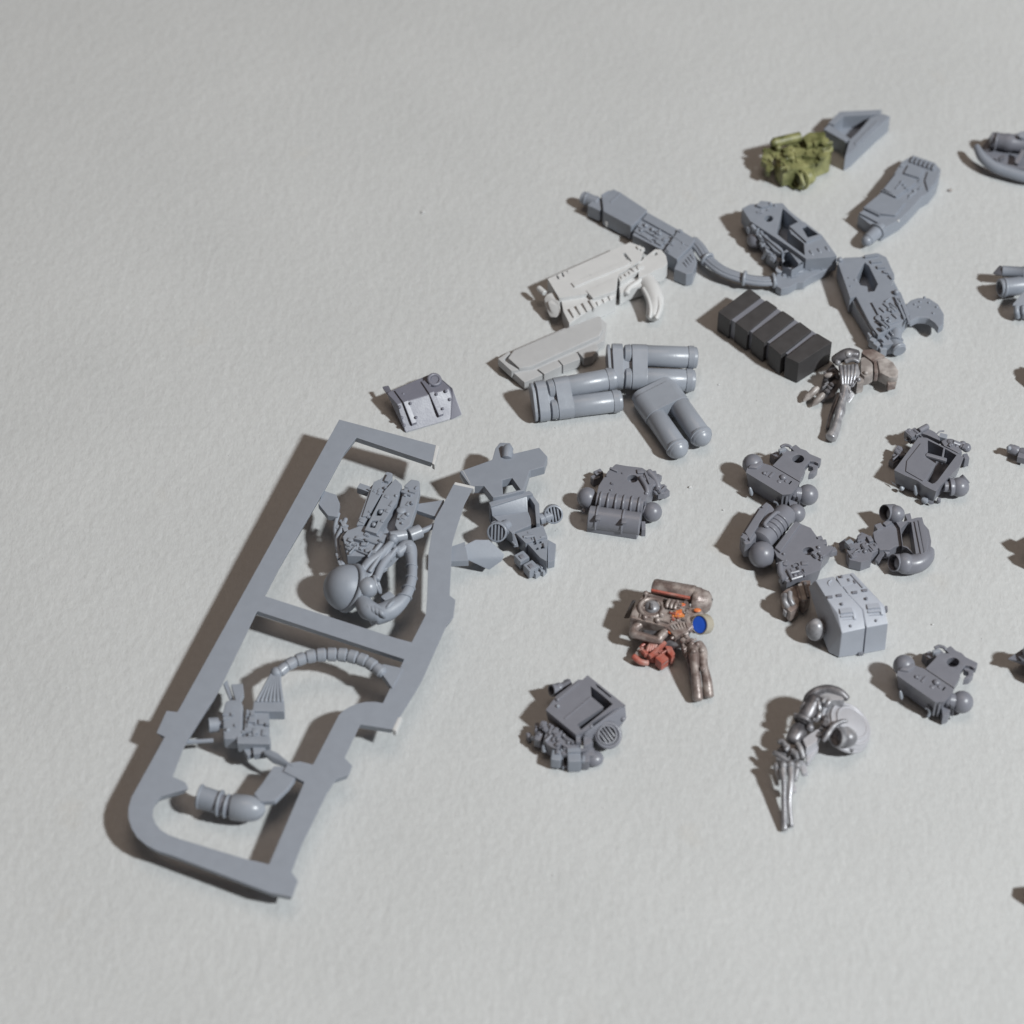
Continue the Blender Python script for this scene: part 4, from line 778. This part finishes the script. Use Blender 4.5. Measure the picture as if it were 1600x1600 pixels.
poly('red_lug', [(690,900),(750,880),(800,980),(760,1010),(720,970)], 3.2, .6, mt='red'); hull('side_hook', [(400,910,2.6),(460,905,2.8),(465,1020,1.8),(340,1020,1.4),(350,990,1.8),(400,960,.4)], mt='bone', bev=.25)
tube('rear_hook', [(345,1010,1.6),(420,1070,1.2),(500,1085,.9)], .6, mt='red')
hull('neck', [(850,770,5.2),(920,740,5.4),(1010,870,5.0),(960,960,4.2),(920,960,3.4),(830,790,4.0),(950,900,2.2)], bev=.3)
poly('neck_plate', [(835,780),(870,800),(965,940),(930,985),(905,960)], 4.6, 2.6, mt='tan')
tube('prong', [(985,890,4.8),(1000,980,4.6),(1015,1120,4.0),(1030,1290,2.8),(1045,1480,1.2)], [.9,1.1,.85,.95,1.0])
tube('prong', [(1050,870,4.6),(1090,960,4.4),(1110,1110,3.8),(1145,1280,2.6),(1165,1445,1.2)], [.8,1.05,.8,.95,.95])
tube('prong', [(940,960,3.6),(965,1080,3.0),(985,1200,2.4),(1010,1320,1.6)], .6, mt='gun')
for p in ((1000,960,5.4),(1090,950,5.2),(1040,880,5.4),(980,880,5.3),(1100,1150,4.4)): ball('knuckle', p, .6, mt='tan')

# ================================================================== OPEN BOX BACKPACK
fr(810, 1040, .1125)
thing('open_box_backpack', 'grey open box backpack half with round grille and clustered pouches, standing alone', 'model backpack', (820, 950), 'dark')
poly('box_rim', [(380,615),(530,418),(830,192),(890,196),(960,130),(1230,345),(1490,552),(1340,598),(1012,795),(1030,835),(960,885),(800,962)], 5.8, 2.6,
     holes=[[(1004,286),(1160,405),(1310,535),(870,890),(818,815),(1185,575),(1015,430)],[(1068,256),(1090,262),(1292,430),(1280,446),(1100,302)]], bev=.14, draft=.35)
poly('floor_plate', [(420,640),(960,220),(1430,570),(830,930)], 2.5, 1.2)
bar('panel_ridge', (640,735,5.95), (1010,432,5.95), .35, .3); bar('panel_ridge', (560,450,6.0), (830,230,6.0), .6, .4); ball('panel_stud', (545,565,5.9), .35, mt='can'); ball('panel_pit', (545,475,5.9), .4)
hull('side_panel', [(1040,842,5.5),(1345,605,5.5),(1488,560,5.5),(1502,730,3.4),(1420,850,2.0),(1090,1060,1.6),(1000,1040,2.0),(900,960,5.0),(1000,900,.4),(1400,760,.4)], bev=.2)
ring('vent_collar', (1245,965,3.3), 2.15, .42, (.12,-.55,.82)); vent((1235,958,3.9), 1.85, (.12,-.55,.82), rot=25, th=2.6)
ball('panel_bolt', (1450,740,3.6), .5); ball('panel_bolt', (1010,845,5.6), .4)
poly('corner_post', [(800,965),(860,930),(870,1060),(800,1060)], 4.9, .8, bev=.1); poly('corner_post', [(905,960),(1010,1000),(1040,1060),(905,1110)], 4.4, .6, bev=.2)
poly('strap_plate', [(340,1045),(430,775),(500,800),(620,905),(790,1062),(850,1092),(848,1130),(690,1150),(590,1090),(560,1160),(450,1125)], 3.9, .8, bev=.2)
for a, b in (((470,820),(430,950)),((545,860),(480,1045)),((602,900),(540,1040))): bar('strap_rib', (*a, 4.35), (*b, 4.3), .5, .7)
block('left_pod', (345,815,3.9), 1.2, 1.8, 2.6, -15, bev=.3); block('left_pod', (290,970,3.2), 1.5, 2.2, 2.4, -20, bev=.4); block('left_pod', (265,830,2.6), .8, 1.3, 2.0, 10); ball('bright_peg', (205,1010,2.2), .45, mt='can'); turn('bright_peg', (345,1100,3.0), (362,1200,1.4), [(0,.2),(.3,.4),(.8,.5),(1,.2)], 12, mt='can'); block('left_pod', (150,960,1.8), .8, 1.2, 1.6, 20)
block('pouch', (530,1235,3.2), 1.9, 2.5, 2.6, -8, mt='grey', bev=.35); bar('pouch_blade', (600,1150,3.6), (622,1410,1.2), .3, .8, mt='grey'); block('pouch', (775,1240,3.4), 2.5, 3.0, 3.2, 3, mt='grey', bev=.35); block('pouch_flap', (770,1170,3.8), 2.4, 1.0, .6, 3, mt='grey'); ball('pouch_stud', (780,1370,1.6), .4, mt='can')
block('pouch', (935,1260,2.8), 1.5, 2.4, 2.6, -5, bev=.4); block('pouch_flap', (905,1290,2.9), .6, 1.3, .8, -5, mt='grey'); ball('foot', (1050,1290,1.2), 1.6, (1.1,1,.8)); block('pouch', (1000,1190,2.8), 1.6, 2.0, 2.4, 0, bev=.4)
clutter([(350,830),(560,900),(800,1100),(400,1080)], 4.0, 26, .4, 1.2, -40, h=.4, seed=32); clutter([(480,1150),(1000,1120),(1020,1300),(520,1330)], [3.0,3.6,2.2,2.2], 26, .5, 1.3, 0, h=.5, seed=33); clutter([(200,880),(330,800),(350,1000),(240,1020)], [2.4,3.6,3.2,2.4], 14, .4, 1.0, -15, h=.4, seed=34)
poly('skirt', [(470,1290),(620,1330),(1000,1300),(1110,1310),(1060,1370),(640,1400)], .9, 0)
cup('side_cup', (560,330,3.4), (455,345,4.0), 1.15, wall=.25, depth=.6); ball('side_knob', (560,310,3.8), 1.0); cyl('side_pipe', (600,300,3.6), (740,235,4.2), .8); block('side_lug', (680,225,4.2), 1.0, 1.4, 1.8, 30)

# ================================================================== SILVER ARM WITH SHOULDER PAD
fr(1170, 1060, .15625)
M['pad'] = mat('satin_pale_silver_paint', (.42, .42, .45), .42, metal=.15, bump=.2)
thing('silver_claw_arm', 'silver painted arm with round shoulder pad and slender claw fingers', 'model part', (640, 720), 'silver')
shell('shoulder_pad', (972,492,3.2), 5.0, .7, (.50,-.06,.86), cut=86, sc=.50, mt='pad')
ring('pad_rim', (955,492,3.3), 4.85, .5, (.50,-.06,.86), mt='pad'); PX = Vector((.50,-.06,.86)).normalized(); ring('pad_band', P(972,492,3.2)+PX*1.35, 4.15, .3, (.50,-.06,.86), mt='pad'); ring('pad_band', P(972,492,3.2)+PX*1.9, 3.2, .28, (.50,-.06,.86), mt='pad')
JA = Vector((-.80,-.40,.45)).normalized(); JC = P(868,590,6.2); cup('joint_socket', JC-JA*3.0, JC, 1.85, wall=.4, depth=.6, world=True); ball('joint_ball', (985,592,5.4), 1.8); clutter([(700,380),(780,340),(760,600),(720,620)], [6.4,6.6,5.4,5.4], 16, .5, 1.2, 60, h=.5, mt='gun', seed=35)
tube('joint_lip', [(745,625,6.2),(790,560,6.8),(850,475,7.2),(930,430,7.4),(985,430,7.3)], [.35,.5,.5,.45,.3]); ball('pad_notch', (1020,715,2.8), .5, mt='gun')
tube('crest', [(560,250,7.0),(600,180,7.6),(690,125,8.0),(800,108,8.1),(910,140,8.0),(985,205,7.4)], [.5,.75,.85,.85,.8,.6], mt='gun')
poly('crest_plate', [(660,165),(720,130),(830,120),(930,165),(960,215),(860,215),(740,230)], 8.0, 5.6, bev=.3); ball('crest_stud', (950,175,7.6), .7)
for a, b in (((570,235,7.6),(522,312,6.8)),((480,350,6.4),(455,385,6.0)),((695,225,8.2),(710,330,7.4)),((760,195,8.3),(735,250,8.0)),((720,345,7.2),(665,435,6.4)),((820,215,8.2),(760,290,7.6))): turn('bright_clip', a, b, [(0,.25),(.2,.45),(.8,.45),(1,.2)], 10, mt='chrome')
tube('upper_arm', [(660,210,7.2),(620,290,6.8),(580,370,6.2),(540,430,5.6)], [1.6,1.6,1.6,1.5], mt='gun'); ring('elbow_ring', (545,425,5.8), 1.5, .45, (-.4,-.8,-.2), mt='gun')
tube('forearm', [(505,500,4.8),(480,560,4.8),(440,630,4.6)], [1.5,1.7,1.4], mt='gun'); ball('elbow_boss', (612,492,6.0), .75, mt='chrome')
poly('forearm_plate', [(535,605),(600,555),(705,488),(722,530),(690,625),(575,695)], 5.6, 3.2, mt='pad', bev=.3); poly('forearm_tail', [(580,705),(685,635),(700,690),(600,830),(570,830)], 3.6, 2.0, mt='pad', bev=.3)
hull('wrist', [(260,720,3.6),(330,650,4.6),(480,640,4.8),(560,720,4.4),(520,830,3.6),(300,840,3.2),(400,760,1.8)], bev=.5, mt='gun')
for a, m_, b in (((255,745,4.4),(310,770,4.8),(390,835,4.4)),((355,665,5.4),(385,690,5.4),(365,720,5.2)),((485,650,5.4),(520,710,5.4),(545,790,4.6)),((430,740,5.3),(465,760,5.3),(480,800,5.0)),((300,640,4.8),(330,630,5.0),(355,660,5.0))): tube('tendon', [a, m_, b], .52, mt='silver')
for p in ((345,865,5.0),(420,855,5.2),(280,880,4.2),(485,870,4.8)): ball('knuckle', p, .72)
tube('finger', [(345,855,4.8),(345,960,4.6),(352,1090,3.8),(352,1250,2.6),(358,1515,.7)], [.55,.55,.45,.5,.55], mt='chrome')
tube('finger', [(422,850,5.0),(425,960,4.6),(415,1090,3.8),(405,1250,2.6),(425,1480,.8)], [.55,.6,.6,.45,.45], mt='chrome')
tube('finger', [(490,860,4.6),(478,930,4.2),(465,1025,3.6)], [.55,.5,.3]); tube('finger', [(278,870,4.2),(290,940,3.8),(310,1010,3.2)], [.5,.45,.3])
clutter([(270,700),(540,680),(530,830),(300,840)], [4.4,4.8,4.4,4.0], 30, .4, 1.1, 50, h=.5, seed=36); clutter([(580,180),(700,170),(650,420),(540,400)], [7.6,8.0,6.8,6.6], 20, .4, 1.1, 60, h=.5, mt='gun', seed=37)
block('finger_joint', (440,1090,3.9), 1.3, 1.5, 1.0, 10, mt='pad', bev=.3); block('palm_tab', (545,880,3.0), 1.2, 3.0, 1.2, 10, mt='pad', bev=.4)

# ================================================================== BITS AT THE RIGHT EDGE
fr(1480, 380, .15)
thing('grey_arm_bit', 'dark grey arm bit with open ringed cuff and fingered hand', 'model part', (760, 520), 'dark')
turn('sleeve', (560,290,4.2), (1000,320,4.2), [(0,.5),(.03,1.15),(.5,1.2),(.52,1.35),(.6,1.35),(.62,1.2),(1,1.2)], 20, mt='grey')
hull('sleeve_fin', [(545,225,4.8),(575,235,5.2),(570,340,4.4),(470,315,3.6),(520,345,3.0)], bev=.2)
cup('cuff', (780,440,3.0), (545,465,3.4), 1.95, wall=.5, depth=.5, mt='grey'); tube('forearm', [(700,450,3.0),(850,420,3.2),(1000,400,3.4)], 1.7, mt='grey')
ring('cuff_ring', (590,462,3.4), 1.75, .42, (-1,-.15,.2), mt='grey')
hull('hand', [(670,640,3.4),(790,500,4.6),(950,480,4.8),(980,640,3.6),(860,770,2.0),(720,760,1.6),(740,700,.6)], bev=.4, mt='grey')
for k in range(3): tube('finger', [(720+k*70,660,3.2),(725+k*70,720,2.6),(735+k*70,770,1.2)], .6, mt='grey')
fr(1500, 640, .1626)
thing('grey_rod_bit', 'thin grey rod bit with a collar and rounded tip', 'model part', (640, 440), 'dark')
turn('rod', (455,365,1.8), (900,520,1.6), [(0,.4),(.03,.85),(.12,1.0),(.22,1.0),(.25,.8),(.3,1.05),(.6,1.05),(.62,1.3),(1,1.3)], 16)
block('rod_collar', (600,430,2.4), 1.6, 2.0, 1.6, -20); ball('rod_stud', (470,370,2.6), .5, mt='can')
fr(1500, 980, .2625)
thing('pointed_grey_bit', 'dark grey spiked bit with sharp side point, beyond the last backpack', 'model part', (420, 240), 'dark')
hull('spike', [(275,190,3.6),(330,160,4.4),(400,110,5.6),(480,120,5.4),(470,220,4),(360,215,3),(320,205,3),(420,240,.4),(450,160,.2)], bev=.2)
hull('plate', [(340,170,4.6),(420,150,5.8),(430,190,5.6),(370,205,4.4),(400,210,3.4)], bev=.2, mt='grey'); ball('knob', (430,150,5.4), 1.8); block('lug', (470,230,4.0), 3, 3, 4, 20)
fr(0, 0, 1)
thing('lumpy_grey_bit', 'lumpy grey bit whose shadow falls across the table by the silver arm', 'model part', (1618, 590), 'dark')
hull('body', [(1606,585,3),(1625,560,4.5),(1660,570,4.5),(1665,610,3),(1625,610,2),(1640,615,0),(1612,598,.2)], bev=.4); ball('boss', (1630,575,4.2), 1.6); block('lug', (1650,590,4.4), 3, 3, 3, 20)
thing('square_grey_bit', 'square shouldered grey bit level with the cup backpack', 'model part', (1620, 860), 'dark')
poly('body', [(1608,842),(1640,825),(1672,850),(1640,872)], 4.4, 0, bev=.3); block('lug', (1618,838,5.4), 2.4, 2.2, 2.6, 30); block('lug', (1622,862,4.8), 2.0, 2.0, 3, 30)
thing('dark_edge_bit', 'small faceted charcoal black bit lying alone', 'model part', (1612, 1395), 'black')
hull('body', [(1599,1398,2.2),(1612,1380,3.6),(1650,1375,4),(1655,1420,2),(1615,1425,0),(1602,1410,.2),(1640,1390,0)], bev=.3)

# ================================================================== CRUMBS
fr(0, 0, 1)
bm = bmesh.new(); rg = random.Random(11)
for _ in range(170):
    u, v, q = rg.uniform(-40, 1640), rg.uniform(20, 1580), rg.choice((.05, .06, .07, .09, .13))
    t = bmesh.new(); bmesh.ops.create_icosphere(t, subdivisions=1, radius=q*S)
    t.transform(Matrix.Translation(P(u, v, q*.4)*S) @ Matrix.Rotation(rg.uniform(0, 3), 4, 'Z') @ Matrix.Diagonal((rg.uniform(.7, 2.0), 1, .7, 1)))
    m_ = bpy.data.meshes.new('tmp'); t.to_mesh(m_); t.free(); bm.from_mesh(m_); bpy.data.meshes.remove(m_)
m_ = bpy.data.meshes.new('dust'); bm.to_mesh(m_); bm.free(); m_.materials.append(M['white'])
du = bpy.data.objects.new('dust', m_); col.objects.link(du); du['kind'] = 'stuff'; du['label'] = 'fine pale dust specks scattered over the table top'; du['category'] = 'dust'
def crumb(label, uv, r, mt):
    thing('plastic_crumb', label, 'crumb', uv, mt)
    bm = bmesh.new(); bmesh.ops.create_icosphere(bm, subdivisions=1, radius=r)
    for v in bm.verts: v.co = v.co*random.uniform(.7, 1.25)
    bm.transform(Matrix.Translation(P(uv[0], uv[1], r*.6)) @ Matrix.Diagonal((1.2, .9, .7, 1))); finish('chip', bm, ang=20)
crumb('tiny white plastic crumb alone on the bare table above the chest plate', (661,331), .42, 'white')
crumb('tiny white plastic crumb beside the strapped roll backpack', (1078,761), .36, 'white')
crumb('tiny pinkish crumb beside the flat gun half', (1485,297), .55, 'bone')
crumb('speck of white plastic by the side box of the tank backpack', (1130,797), .22, 'white')
crumb('speck of white plastic between torso and last backpack', (1457,976), .22, 'white')
crumb('speck of white plastic between domed twin canister and black block', (1123,601), .2, 'white')
